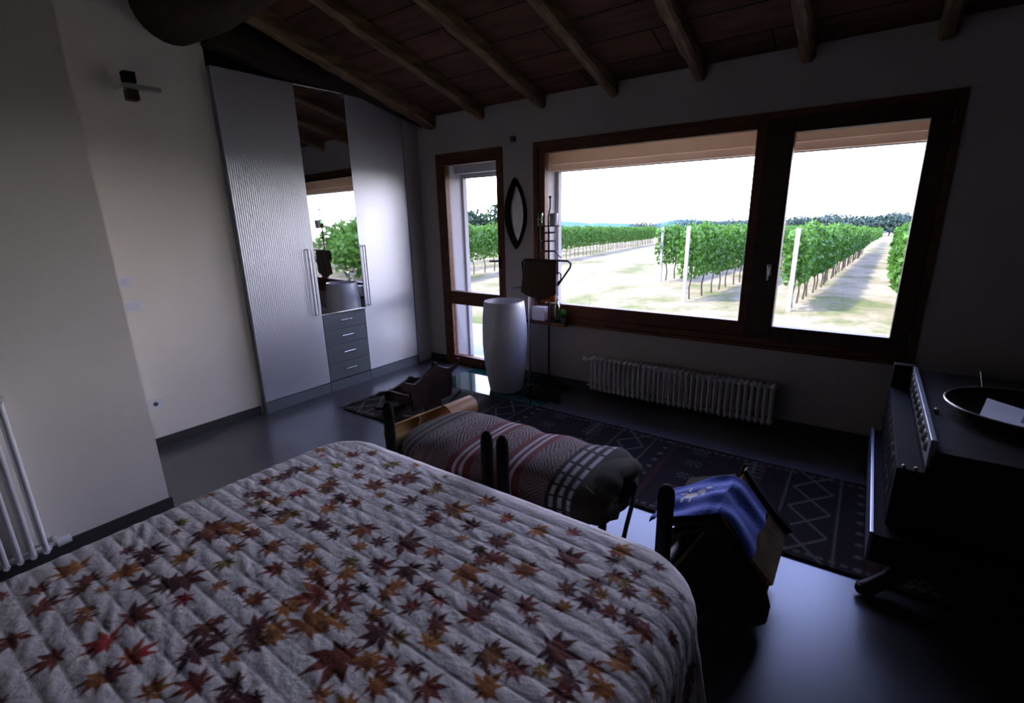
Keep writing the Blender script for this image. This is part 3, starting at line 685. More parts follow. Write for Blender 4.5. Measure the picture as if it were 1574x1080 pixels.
    k2 = np.floor(ph+.5); brk = (Sg/.34 + (k2*.37) % 1); g = np.abs(brk-np.round(brk))*2*.34/sp
    puff = np.minimum(puff, (np.clip(g, 0, 1)**.2)*.0038+.002)
    pk = np.sin(Sg*95+2.2*np.sin(Tg*60)+np.sin(Sg*31)*2)*.5+np.sin(Sg*61+Tg*85)*.5
    pk2 = np.sin(Sg*38+Tg*70+1.5*np.sin(Tg*33+Sg*17))
    puff = puff + (pk*.0008+pk2*.0008)*np.clip(f*1.5, 0, 1)
    und = .006*np.sin(Sg*3.1+1)*np.sin(Tg*2.7)
    Zp = Zp + (puff+und)*np.cos(th); Xp = Xp + puff*nx*np.sin(th); Yp = Yp + puff*ny*np.sin(th)
    Zp = np.maximum(Zp, .012)
    V = np.stack([Xp, Yp, Zp], -1).reshape(-1, 3)
    org = np.array([(BX0+BX1)/2, .25, BZ]); V = V-org
    idx = np.arange(ns*nt_).reshape(nt_, ns)
    F = np.stack([idx[:-1, :-1], idx[:-1, 1:], idx[1:, 1:], idx[1:, :-1]], -1).reshape(-1, 4)
    me = bpy.data.meshes.new('quilt')
    me.vertices.add(len(V)); me.vertices.foreach_set('co', V.astype(np.float32).ravel())
    me.loops.add(F.size); me.loops.foreach_set('vertex_index', F.astype(np.int32).ravel())
    me.polygons.add(len(F)); me.polygons.foreach_set('loop_start', np.arange(0, F.size, 4, dtype=np.int32))
    me.polygons.foreach_set('use_smooth', np.ones(len(F), bool))
    me.update(calc_edges=True)
    ca = me.color_attributes.new('Col', 'FLOAT_COLOR', 'POINT')
    C4 = np.ones((len(V), 4), np.float32); C4[:, :3] = base.reshape(-1, 3)
    ca.data.foreach_set('color', C4.ravel())
    me.materials.append(colattr_mat('quilt_cotton', .85, .25, 55, .1))
    o = bpy.data.objects.new('quilt', me); COL.objects.link(o); o.location = org
    return tag(o, 'white quilted bedspread printed with red and ochre maple leaves, draped over the bed', 'quilt')
quilt()

# ---------------------------------------------------------------- generic coloured grid (rug, kilim)
def grid_obj(name, nu, nv, fpos, fcol, mt, parent=None, origin=(0, 0, 0), wrap=False):
    U, Vv = np.meshgrid(np.linspace(0, 1, nu), np.linspace(0, 1, nv))
    P = fpos(U, Vv); C_ = fcol(U, Vv)
    V = np.stack(P, -1).reshape(-1, 3)-np.array(origin); idx = np.arange(nu*nv).reshape(nv, nu)
    F = np.stack([idx[:-1, :-1], idx[:-1, 1:], idx[1:, 1:], idx[1:, :-1]], -1).reshape(-1, 4)
    me = bpy.data.meshes.new(name); me.from_pydata(V.tolist(), [], F.tolist())
    for p in me.polygons: p.use_smooth = True
    ca = me.color_attributes.new('Col', 'FLOAT_COLOR', 'POINT'); C4 = np.ones((len(V), 4), np.float32); C4[:, :3] = C_.reshape(-1, 3)
    ca.data.foreach_set('color', C4.ravel()); me.materials.append(mt)
    o = bpy.data.objects.new(name, me); COL.objects.link(o)
    if parent: o.parent = parent
    else: o.location = origin
    return o
def lerp(base, m_, c): return base*(1-m_[..., None]) + np.array(c)*m_[..., None]
# rug
RX0, RX1, RY0, RY1 = -3.62, 1.25, 2.40, 3.36
def rug_col(U, V):
    x = RX0+(RX1-RX0)*U; y = RY0+(RY1-RY0)*V
    C_ = np.empty(U.shape+(3,)); C_[:] = (.022, .014, .012)
    lc = (.13, .115, .10)
    P_ = 1.15; xx = (x+.645) % P_ - P_/2              # motif column every 1.15 m
    def line(d, w_): return np.clip((w_-np.abs(d))/.004+.5, 0, 1)
    m_ = np.zeros(U.shape)
    yc = (y-RY0)/(RY1-RY0)
    for x0 in (-.135, .135): m_ = np.maximum(m_, line(xx-x0, .006))
    q = (yc*4.0) % 1
    xa = np.abs(xx); cell = np.abs(q-.5)*2
    m_ = np.maximum(m_, np.clip((.10-np.abs(xa/.10-cell))/.05+.5, 0, 1)*(xa < .105))
    # dots column
    xd = xx-.235; yd = ((yc*9) % 1-.5)*.107; m_ = np.maximum(m_, np.clip((.018-np.hypot(xd, yd))/.006+.5, 0, 1))
    # comb column
    xd = xx+.34; m_ = np.maximum(m_, (np.abs(xd) < .06)*(np.sin(yc*120) > .2)*(np.abs(((yc*3) % 1)-.5) < .3)*.7)
    m_ = np.maximum(m_, line(xd, .008)*(np.abs(((yc*3) % 1)-.5) < .4))
    # little squares
    xd = xx-.47; m_ = np.maximum(m_, ((np.abs(xd) < .05) & (np.abs(((yc*5) % 1)-.5) < .25) & (np.sin(xd*160)*np.sin(yc*110) > 0))*.6)
    # borders with toothed edge
    for yb_ in (.055, .945): m_ = np.maximum(m_, line((yc-yb_)*.96, .012)*(np.sin(x*130) > -.2)*.9)
    C_ = lerp(C_, np.clip(m_, 0, 1)*.8, lc)
    rd = ((np.abs(xx) > .27) & (np.abs(xx) < .31))*.5
    C_ = lerp(C_, rd, (.07, .02, .02))
    return C_
rg = thing('rug', ((RX0+RX1)/2, (RY0+RY1)/2, 0), 'long black runner rug with pale geometric motifs lying below the radiator', 'rug')
M['rug'] = colattr_mat('wool_rug', .95, .6, 160, 0, .1)
def rug_pos(U, V):
    x = RX0+(RX1-RX0)*U; y = RY0+(RY1-RY0)*V + .012*np.sin(x*2.3)
    e_ = np.minimum(np.minimum(U*4.8, (1-U)*4.8), np.minimum(V, 1-V)*.96)
    z = np.where(e_ < .004, .001, .012) + .003*np.sin(x*5)*np.sin(y*7)*(e_ > .02)
    return x, y, z
o = grid_obj('rug_field', 700, 150, rug_pos, rug_col, M['rug'], rg, origin=rg.location)
mb = MB(); rr_ = random.Random(2)
for i in range(90):
    y = RY0+.01+(RY1-RY0-.02)*i/89; l_ = rr_.uniform(.04, .07)
    mb.tube([(RX0+.005, y, .008), (RX0-l_*.5, y+rr_.uniform(-.008, .008), .006), (RX0-l_, y+rr_.uniform(-.015, .015), .004)], .0025, 4)
mb.build('fringe', M['rope'], rg)

# ---------------------------------------------------------------- low benches behind the bed
def low_bench(x0, x1, label, right_post=True, yb0=1.50, yb1=2.12):
    t = thing('low_bench', ((x0+x1)/2, (yb0+yb1)/2, 0), label, 'bench', 'low black benches behind the bed')
    zs_ = .26
    MB().box(x0, x1, yb0+.01, yb1, zs_-.05, zs_, .008).build('seat', M['dark_wood'], t)
    for x, pw in ((x0, 1), (x1-.05, right_post)):
        hgt = .735 if pw else .30
        prof_ = [(.0, 0), (.024, 0), (.027, .06), (.024, .20), (.030, .26), (.027, hgt-.12), (.028, hgt-.05), (.024, hgt-.02), (.012, hgt), (0, hgt+.002)]
        MB().lathe((x+.025, yb0-.012, 0), prof_, 14).build('post', M['matt_black'], t, smooth=50)
        MB().lathe((x+.025, yb1-.02, 0), [(0, 0), (.022, 0), (.026, .1), (.026, .21), (0, .21)], 12).build('leg', M['dark_wood'], t, smooth=50)
    MB().box(x0+.05, x1-.05, yb0-.02, yb0+.005, .36, .42, .005).build('back_rail', M['dark_wood'], t)
    MB().box(x0+.05, x1-.05, yb1-.035, yb1-.005, .13, .17, .004).build('stretcher', M['dark_wood'], t)
    return t
low_bench(-1.895, -1.205, 'low black wooden bench with tall posts behind the far corner of the bed')
low_bench(-1.170, -.93, 'low black wooden bench under the right half of the kilim bundle', False)

# kilim-covered bundle
kx0, kx1 = -2.02, -.78
def k_axis(u): return kx0+(kx1-kx0)*u
def kil_pos(U, V):
    a = V*2*PI - PI*.55
    e_ = np.clip(np.minimum(U, 1-U)/.10, 0, 1); e_ = np.sqrt(1-(1-e_)**2)
    wy = (.29+.025*np.sin(U*7))*(.35+.65*e_); hz = (.115+.008*np.sin(U*9+1)-.03*np.clip(1-U*3,0,1))*(.25+.75*e_)
    ca, sa = np.cos(a), np.sin(a)
    sg = lambda v, p: np.sign(v)*np.abs(v)**p
    y = 1.89 + .03*U + wy*sg(ca, .8) + .012*np.sin(U*30)*np.abs(ca)
    z = .265+.115 + hz*sg(sa, .75) + .006*np.sin(U*24+3*V)*np.sin(V*14)
    z = np.maximum(z, .262+.01*0)
    x = k_axis(U) + (.04*np.sin(V*8))*(1-e_)
    return x, y, z
def kil_col(U, V):
    C_ = np.empty(U.shape+(3,)); C_[:] = (.042, .028, .022)
    x = U*10
    lv = V*26
    def band(a, b): return ((U > a) & (U < b)).astype(float)
    diam = (np.abs(((U*9) % 1)-.5)*2 + np.abs(((V*9) % 1)-.5)*2)
    pat = ((diam*3.2) % 1 > .45).astype(float)
    C_ = lerp(C_, band(.16, .80)*pat*.8, (.32, .25, .25))
    C_ = lerp(C_, band(.16, .80)*(((diam*3.2) % 1) < .16)*.8, (.24, .045, .045))
    for c, w_ in ((.40, .012), (.62, .012)):
        C_ = lerp(C_, band(c-.05, c+.05)*.95, (.19, .035, .036))
        for k in (-1, 1): C_ = lerp(C_, band(c+k*.014-.007, c+k*.014+.007)*1., (.50, .47, .50))
    C_ = lerp(C_, band(.80, 1)*1., (.030, .024, .020))
    for c in (.825, .86, .895): C_ = lerp(C_, band(c-.008, c+.008)*(np.sin(V*110) > -.85), (.36, .35, .37))
    C_ = lerp(C_, band(0, .16), (.055, .042, .032))
    for c in (.03, .07, .11, .15, .20, .24): C_ = lerp(C_, band(c-.006, c+.006)*.8, (.22, .19, .17))
    n_ = .75+.25*np.sin(U*900)*np.sin(V*400)
    lo = 0
    return C_*n_[..., None]
kb = thing('kilim_bundle', (-1.4, 1.95, .26), 'long stuffed bundle in red, white and brown patterned kilim lying on the benches', 'bundle')
M['kilim'] = colattr_mat('kilim_wool', .95, .7, 120, .1, .1)
grid_obj('kilim_cover', 420, 300, kil_pos, kil_col, M['kilim'], kb, origin=kb.location)
# dark sack mouth at the right end
mb = MB(); prev = None
def sackring(x, sy, sz, cz, cy=1.92, n=28):
    return [mb.bm.verts.new((x + .012*math.sin(k*2.4), cy + sy*math.cos(2*PI*k/n)*(1+.04*math.sin(k*3)), max(.262, cz + sz*math.sin(2*PI*k/n)))) for k in range(n)]
for x, sy, sz, cz in ((-.93, .275, .105, .38), (-.86, .285, .11, .38), (-.80, .27, .105, .375), (-.765, .22, .085, .37), (-.77, .13, .05, .365), (-.80, .08, .03, .365)):
    r_ = sackring(x, sy, sz, cz)
    if prev:
        for k in range(28): mb.bm.faces.new([prev[k], prev[(k+1) % 28], r_[(k+1) % 28], r_[k]])
    prev = r_
mb.bm.faces.new(prev)
mb.build('sack_mouth', M['olive'], kb, smooth='all')
mb = MB()
mb.tube([(-.87, 1.72, .475), (-.81, 1.72, .44), (-.78, 1.80, .40), (-.775, 1.87, .435), (-.78, 1.97, .42), (-.79, 2.06, .44), (-.83, 2.13, .445)], .005, 6)
mb.build('seam_cord', M['tan'], kb, smooth=True)
mb = MB(); pr_ = [(-.775, 2.08, .40), (-.755, 2.05, .36), (-.745, 1.97, .30), (-.735, 1.88, .23), (-.73, 1.82, .15), (-.73, 1.78, .06), (-.75, 1.75, .011), (-.80, 1.73, .011)]
mb.tube(pr_, .0105, 8)
tag(mb.build('rope', M['rope'], smooth=True, origin=(-.775, 2.08, .40)), 'dark braided rope hanging from the right end of the kilim bundle to the floor', 'rope')

# ---------------------------------------------------------------- bamboo trough
ax0, ax1 = Vector((-2.14, 1.70, .385)), Vector((-2.075, 2.36, .385)); AL = (ax1-ax0).length
t = thing('bamboo_tube', ((ax0+ax1)/2)[:], 'thick tan bamboo tube, half cut open, lying across the left end of the bench', 'bamboo')
dirb = (ax1-ax0).normalized(); sideb = Vector((dirb.y, -dirb.x, 0))
def btube(u0, u1, a0, a1, ro, ri, n=20, m_=8):
    mb = MB(); full = abs(a1-a0) > 6.28; cnt = n if full else n+1
    g = {}
    for i in range(m_+1):
        u = u0+(u1-u0)*i/m_; c = ax0+dirb*(AL*u); bul = 1+.05*math.exp(-((u-.36)/.02)**2)
        for k in range(cnt):
            a = a0+(a1-a0)*k/n
            dv = sideb*math.cos(a)+Vector((0, 0, 1))*math.sin(a)
            g[i, k, 0] = mb.bm.verts.new(c+dv*ro*bul); g[i, k, 1] = mb.bm.verts.new(c+dv*ri)
    K = n if full else n
    for i in range(m_):
        for k in range(K):
            k2 = (k+1) % cnt if full else k+1
            for q in (0, 1): mb.bm.faces.new([g[i, k, q], g[i, k2, q], g[i+1, k2, q], g[i+1, k, q]])
        if not full:
            for k in (0, n): mb.bm.faces.new([g[i, k, 0], g[i, k, 1], g[i+1, k, 1], g[i+1, k, 0]])
    for i in (0, m_):
        for k in range(K):
            k2 = (k+1) % cnt if full else k+1
            mb.bm.faces.new([g[i, k, 0], g[i, k2, 0], g[i, k2, 1], g[i, k, 1]])
    return mb
btube(.64, 1.0, 0, 2*PI, .068, .058).build('tube', M['bamboo'], t, smooth=50)
btube(0, .64, PI*.62, PI*2.12, .068, .060, m_=24).build('trough', M['bamboo_in'], t, smooth=50)
mb = MB(); c = ax0+dirb*(AL*.36)
o = btube(.352, .362, PI*.62, PI*2.12, .060, .030, m_=1).build('node_ring', M['bamboo'], t)
# supports so that the tube rests on the bench seat
mb = MB()
for u in (.15, .60):
    c = ax0+dirb*(AL*u); mb.box(c.x-.06, c.x+.06, c.y-.02, c.y+.02, .05, .318, .004)
mb.box(-2.16, -2.06, 1.75, 2.15, 0, .05)
tag(mb.build('trestle_block', M['dark_wood'], origin=(-2.11, 1.95, 0)), 'black wooden support standing under the bamboo tube', 'support')

# ---------------------------------------------------------------- carved cradle
t = thing('cradle', (-3.10, 2.77, 0), 'dark brown antique wooden cradle with horn-shaped corner posts near the wardrobe', 'cradle')
def cradle_end(x0, x1, dz=0, k=1, dy=0):
    pts_ = [(2.56, .10), (2.99, .10), (3.02, .22), (3.01, .33), (3.045, .36), (3.10, .385), (3.135, .42), (3.12, .46), (3.09, .455), (3.075, .42), (3.03, .40), (2.97, .395),
            (2.90, .43), (2.86, .455), (2.845, .50), (2.815, .50), (2.80, .46), (2.74, .42), (2.66, .375), (2.60, .355), (2.56, .375), (2.51, .40), (2.465, .375), (2.46, .335), (2.50, .315), (2.54, .305), (2.55, .22)]
    pts_ = [(2.77+(y-2.77)*1.06+dy, .10+(z-.10)*k) for y, z in pts_]
    return MB().prism(pts_, 0, x0, x1)
cradle_end(-2.885, -2.855, k=.88, dy=-.015).build('headboard', M['brown_wood'], t, bevel=.005)
e2 = cradle_end(-3.22, -3.19, k=.40); e2.build('footboard', M['brown_wood'], t, bevel=.005)
for ya, yb_ in ((2.575, 2.60), (2.955, 2.98)): MB().box(-3.19, -2.885, ya, yb_, .11, .20, .004).build('side_board', M['brown_wood'], t)
MB().box(-3.19, -2.885, 2.60, 2.955, .11, .125).build('bottom_board', M['brown_wood'], t)
for xa in (-2.87, -3.205):
    MB().tube([(xa, 2.42+.07*i, .018+.075*((i-5)/5)**2) for i in range(11)], [.016]*11, 8).build('rocker', M['brown_wood'], t, smooth=50)
    MB().box(xa-.01, xa+.01, 2.68, 2.86, .015, .11).build('rocker_block', M['brown_wood'], t)

# ---------------------------------------------------------------- pack saddle on its rack, blue cloth
t = thing('pack_saddle', (-.34, 2.02, 0), 'dark wooden pack saddle with tan side pads standing at the bed corner', 'saddle')
RID = (-.345, .455)
def slab(p0, p1, y0, y1, th, mt, name, n=10, sag=0, parent=t, jag=0):
    mb = MB(); g = []
    a, b = Vector(p0), Vector(p1); dn = Vector((-(b-a).y, (b-a).x)).normalized()
    for i in range(n+1):
        c = a+(b-a)*(i/n) + dn*sag*math.sin(PI*i/n)
        g.append([[mb.bm.verts.new((c.x+dn.x*s_*th, y0+(y1-y0)*j/8+jag*math.sin(i*2.1+j)*(j in (0, 8)), c.y+dn.y*s_*th)) for j in range(9)] for s_ in (0, 1)])
    for i in range(n):
        for j in range(8):
            for s_ in (0, 1): mb.bm.faces.new([g[i][s_][j], g[i+1][s_][j], g[i+1][s_][j+1], g[i][s_][j+1]])
        for j in (0, 8): mb.bm.faces.new([g[i][0][j], g[i+1][0][j], g[i+1][1][j], g[i][1][j]])
    for i in (0, n):
        for j in range(8): mb.bm.faces.new([g[i][0][j], g[i][0][j+1], g[i][1][j+1], g[i][1][j]])
    return mb.build(name, mt, parent, smooth=40)
slab((-.335, .45), (-.135, .215), 1.85, 2.25, .018, M['tan'], 'right_board', sag=-.01)
slab((-.335, .46), (-.120, .215), 2.25, 2.285, .024, M['dark_wood'], 'edge_strip', sag=-.01)
slab((-.355, .45), (-.56, .365), 1.80, 2.24, .018, M['olive'], 'left_board')
slab((-.325, .42), (-.17, .10), 1.90, 2.25, .03, M['tan'], 'right_pad', sag=.0, jag=.004)
mb = MB().prism([(-.335, .44), (-.40, .40), (-.56, .30), (-.54, .12), (-.42, .04), (-.36, .02), (-.31, .05), (-.245, .20), (-.25, .36)], 1, 1.80, 1.855)
mb.build('front_arch', M['dark_wood'], t, bevel=.006)
MB().prism([(-.335, .44), (-.50, .33), (-.46, .05), (-.42, .0), (-.34, .02), (-.24, .0), (-.20, .10), (-.20, .33)], 1, 2.16, 2.20).build('rear_arch', M['dark_wood'], t, bevel=.006)
MB().prism([(-.345, .42), (-.53, .30), (-.50, .10), (-.36, .06), (-.24, .12), (-.20, .28)], 1, 1.86, 2.15).build('cushion', M['olive'], t, bevel=.02)
MB().tube([(-.375, 1.79, .40), (-.475, 1.775, .20)], .007, 8).build('arch_trim', M['tan'], t, smooth=True)
MB().tube([(-.34, 2.235, .44), (-.325, 2.26, .50)], .006, 8).build('peg', M['tan'], t, smooth=True)
mb = MB()
fl = [(-.31, .26), (-.20, .26), (-.145, .20), (-.120, .12), (-.125, .05), (-.16, .015), (-.215, .03), (-.23, .0), (-.265, .005), (-.285, .05), (-.30, .12)]
mb.prism(fl, 1, 1.835, 1.87); mb.build('side_flap', M['olive'], t, bevel=.008)
t2 = thing('saddle_rack', (-.50, 1.62, 0), 'black wooden rack with one tall post beside the bed corner', 'rack')
MB().lathe((-.445, 1.49, 0), [(0, 0), (.024, 0), (.027, .1), (.027, .60), (.029, .69), (.026, .715), (.014, .732), (0, .735)], 16).build('post', M['matt_black'], t2, smooth=50)
MB().tube([(-.445, 1.49, .40), (-.44, 1.78, .345)], .022, 10).build('arm', M['dark_wood'], t2, smooth=50)
MB().tube([(-.445, 1.49, .05), (-.35, 1.79, .05)], .014, 8).build('foot_rail', M['dark_wood'], t2, smooth=50)
# blue cloth
def cloth():
    prof_ = [(-.145, .262), (-.20, .335), (-.26, .400), (-.31, .452), (-.345, .478), (-.385, .474), (-.44, .452), (-.50, .424), (-.56, .398), (-.60, .365), (-.605, .335)]
    prof_ = prof_[1:]
    n = 36; m_ = 30
    def fpos(U, V):
        k = U*(len(prof_)-1); px_ = np.interp(k, range(len(prof_)), [p[0] for p in prof_]); pz_ = np.interp(k, range(len(prof_)), [p[1] for p in prof_])
        y = 1.80+.0*U + (.36-.10*U)*V + .02*np.sin(U*6) - .05*U*(1-V)*0
        y = y + .02*(1-V)*np.sin(U*9)
        z = pz_ + .010*np.sin(V*7+U*5)*np.sin(U*11) + .004*np.sin(V*19) + .01*V*(1-U)
        return px_ + .006*np.sin(V*11), y, z+.006
    def fcol(U, V):
        C_ = np.empty(U.shape+(3,)); C_[:] = (.028, .075, .42)
        # embroidered pale running animal and scroll marks
        def blob(u, v, ru, rv): return (((U-u)/ru)**2+((V-v)/rv)**2 < 1).astype(float)
        w_ = np.zeros(U.shape)
        for b_ in ((.62, .55, .045, .09), (.57, .66, .028, .05), (.53, .74, .02, .03), (.66, .44, .012, .07), (.60, .43, .010, .08), (.69, .62, .03, .02), (.66, .72, .012, .06), (.545, .60, .01, .06)): w_ = np.maximum(w_, blob(*b_))
        ring_ = np.abs(np.hypot((U-.88)/.05, (V-.35)/.10)-1) < .25; w_ = np.maximum(w_, ring_*.6)
        ring_ = np.abs(np.hypot((U-.88)/.05, (V-.60)/.10)-1) < .25; w_ = np.maximum(w_, ring_*.6)
        w_ = np.maximum(w_, ((np.abs(U-.965) < .012) & (np.sin(V*60) > 0))*.5)
        return lerp(C_, w_, (.55, .50, .44))
    o = grid_obj('saddle_blanket', 140, 110, fpos, fcol, colattr_mat('blue_cloth', .8, .3, 90, .2), None, origin=(-.38, 2.0, .47))
    s_ = o.modifiers.new('thick', 'SOLIDIFY'); s_.thickness = .004; s_.offset = 1
    tag(o, 'bright blue embroidered cloth draped over the pack saddle', 'cloth')
cloth()

# ---------------------------------------------------------------- carved chest at the right
t = thing('carved_chest', (.85, 3.0, 0), 'black carved wooden chest on curved feet filling the right frame edge', 'chest')
CT = .655
MB().box(.315, 1.55, 2.44, 3.70, .30, CT, .006).build('body', M['dark_wood'], t)
MB().box(.186, 1.60, 2.33, 3.60, .16, .290, .004).build('plinth', M['matt_black'], t)
MB().box(.170, .186, 2.33, 3.60, .16, .298, .004).build('plinth_highlight', M['painted_sheen'], t)  # strip added as a highlight: the lit edge line is in its colour
MB().box(.335, 1.57, 2.42, 3.72, CT, CT+.022, .004).build('top', M['dark_wood'], t)
MB().box(.222, .314, 2.42, 3.62, .30, .575, .004).build('side_case', M['matt_black'], t)
MB().box(.225, .333, 3.625, 3.69, .30, .715, .004).build('end_board', M['matt_black'], t)
g_ = MB().box(.313, .334, 2.44, 3.62, CT-.06, CT+.062, .003).build('gallery', M['painted_sheen'], t)
mb = MB()
for i in range(11):
    yy = 2.54+i*.105
    mb.ball((.313, yy, CT+.0), .03, 10, (.25, 1.2, 1)); mb.ball((.313, yy+.05, CT+.02), .018, 8, (.3, 1, 1.4)); mb.ball((.313, yy+.05, CT-.03), .014, 8, (.3, 1, 1.2))
mb.build('carving', M['dark_wood'], g_, smooth=True)
mb = MB()
for i in range(9):
    yy = 2.56+i*.125
    mb.ball((.222, yy, .46), .04, 12, (.15, 1, 1.9)); mb.ball((.222, yy+.062, .36), .022, 10, (.2, 1, 1)); mb.ball((.222, yy+.062, .54), .018, 10, (.2, 1, 1))
mb.build('side_carving', M['dark_wood'], t, smooth=True)
for x, z in ((.26, .64), (.29, .62)): pass
for x_ in (.245, .285): MB().ball((x_, 2.435, .582), .008, 10).build('brass_stud', M['rim'], t, smooth=True)
def foot(x, y, sx1, sy1):
    mb = MB(); mb.tube([(x+sx1*.12, y+sy1*.10, .17), (x+sx1*.10, y+sy1*.08, .12), (x+sx1*.04, y+sy1*.03, .07), (x-sx1*.02, y-sy1*.02, .035), (x-sx1*.045, y-sy1*.04, .04), (x-sx1*.05, y-sy1*.045, .055)], [.05, .045, .034, .034, .03, .012], 12)
    return mb
for x, y, a, b in ((.22, 2.34, 1, 1), (1.5, 2.34, -1, 1), (.22, 3.55, 1, -1), (1.5, 3.55, -1, -1)):
    foot(x, y, a, b).build('foot', M['dark_wood'], t, smooth=50)
t = thing('oval_tray', (.72, 3.0, CT+.022), 'dark oval tray with pale metal rim standing on the black chest', 'tray')
MB().lathe((.72, 3.0, CT+.022), [(0, 0), (.22, 0), (.27, .02), (.305, .055), (.312, .06), (.305, .064), (.262, .028), (.215, .008), (0, .008)], 40, sx=1.05, sy=.98).build('dish', M['tray'], t, smooth=60)
mb = MB(); mb.tube([(.72+.322*math.cos(2*PI*k/48), 3.0+.301*math.sin(2*PI*k/48), CT+.022+.063) for k in range(49)], .005, 6, cap=False); mb.build('rim', M['rim'], t, smooth=True)
def sheet(pts_, label, mt, name='envelope'):
    mb = MB(); vs = [Vector(p) for p in pts_]; n_ = (vs[1]-vs[0]).cross(vs[2]-vs[0]).normalized()*.002
    mb.verts([v for v in vs]+[v+n_ for v in vs], [(3, 2, 1, 0), (4, 5, 6, 7), (0, 1, 5, 4), (1, 2, 6, 5), (2, 3, 7, 6), (3, 0, 4, 7)])
    c = sum(vs, Vector())/4
    tag(mb.build(name, mt, origin=c), label, 'paper')
zb = CT+.022+.012
sheet([(0.505, 2.85, zb+.03), (0.645, 2.76, zb+.022), (0.705, 3.02, zb+.03), (0.565, 3.12, zb+.04)], 'white envelope lying at the left in the dark oval tray', M['paper'])
sheet([(0.625, 2.80, zb+.045), (0.685, 2.78, zb+.045), (0.785, 3.10, zb+.05), (0.715, 3.12, zb+.052)], 'printed blue leaflet in the middle of the dark oval tray', M['pcard'], 'leaflet')
sheet([(0.695, 2.76, zb+.058), (0.765, 2.75, zb+.058), (0.805, 2.98, zb+.06), (0.735, 3.02, zb+.062)], 'small white folded card at the right in the dark oval tray', M['paper'], 'folded_card')
t = MB().ball((.37, 2.93, CT+.022+.012), .012).build('glass_marble', M['cup'], smooth=True, origin=(.37, 2.93, CT+.022)); tag(t, 'tiny bright round knob on the chest top left of the tray', 'knob')
t = thing('slim_stand', (.58, 3.45, CT+.022), 'thin dark slanting rod holder standing behind the oval tray', 'holder')
MB().box(.56, .64, 3.42, 3.48, CT+.022, CT+.035).build('base', M['tray'], t)
MB().tube([(.60, 3.45, CT+.034), (.585, 3.50, CT+.11)], .006, 8).build('rod', M['rim'], t, smooth=True)

# ---------------------------------------------------------------- outdoors
A_, B_, Z0 = -.0097, -.0302, -.45
def gz(x, y): return Z0 + A_*x + B_*y
mb = MB(); mb.verts([(-260, YO+.02, gz(-260, YO)), (160, YO+.02, gz(160, YO)), (160, 500, gz(160, 500)), (-260, 500, gz(-260, 500))], [(0, 1, 2, 3)])
tag(mb.build('field', M['ground']), 'pale dry grass field outside the windows', 'ground', kind='structure')
struct('terrace', MB().box(-7, -2.7, YO+.02, 6.0, -.7, -.05), M['soil'])
DXY = .03
def vine_mesh(seed):
    rnd = random.Random(seed)
    mb = leafcloud((0, 0, 1.40), (.34, .62, .72), 680, .135, rnd, shape=lambda p: abs(p.x)**2.5+abs(p.z*.98)**4 < 1 and not (p.z < -.5 and rnd.random() < .5))
    mb = leafcloud((0, 0, 2.08), (.16, .6, .2), 45, .11, rnd, mb)
    leaf = mb
    tm = MB().tube([(0, 0, -.05), (.02, .03, .35), (-.02, -.02, .7), (.02, .02, 1.0)], [.03, .024, .022, .018], 6)
    return leaf, tm
protos = []
for k in range(4):
    leaf, tm = vine_mesh(k+50)
    o = bpy.data.objects.new('grapevine', None); COL.objects.link(o)
    leaf.build('vine_foliage', M['vine'], o); tm.build('vine_trunk', M['trunk'], o, smooth=True)
    protos.append(o)
used = [False]*4
def place_vine(x, y, label, group, rnd):
    k = rnd.randrange(4)
    if not used[k]: o = protos[k]; used[k] = True
    else: o = copy_tree(protos[k])
    o.location = (x, y, gz(x, y)); o.rotation_euler = (0, 0, rnd.choice((0, PI))+rnd.uniform(-.12, .12)); s_ = rnd.uniform(.93, 1.04); o.scale = (s_, s_, s_)
    tag(o, label, 'grapevine', group)
rv = random.Random(4)
def vrow(x0, y0, y1, slope, step, label, group):
    y = y0
    while y < y1:
        place_vine(x0+slope*(y-y0)+rv.uniform(-.05, .05), y, label, group, rv); y += step
vrow(-1.45, 14.9, 52, DXY, 1.0, 'leafy green grapevine in the row behind the leaning white post in the right-hand pane', 'grapevines of the right-hand post row')
vrow(-4.15, 14.9, 46, DXY, 1.0, 'leafy green grapevine in the row behind the thick white post in the wide pane', 'grapevines of the middle post row')
vrow(-6.6, 19.8, 50, DXY, 1.0, 'leafy green grapevine in the row starting at the thinner white post', 'grapevines of the thin post row')
vrow(.85, 14.0, 52, DXY, 1.0, 'leafy green grapevine in the row right of the sandy path', 'grapevines right of the path')
vrow(-13.2, 11.0, 68, -.2, 1.0, 'leafy green grapevine in the far row across the grass at the left', 'grapevines of the far left row')
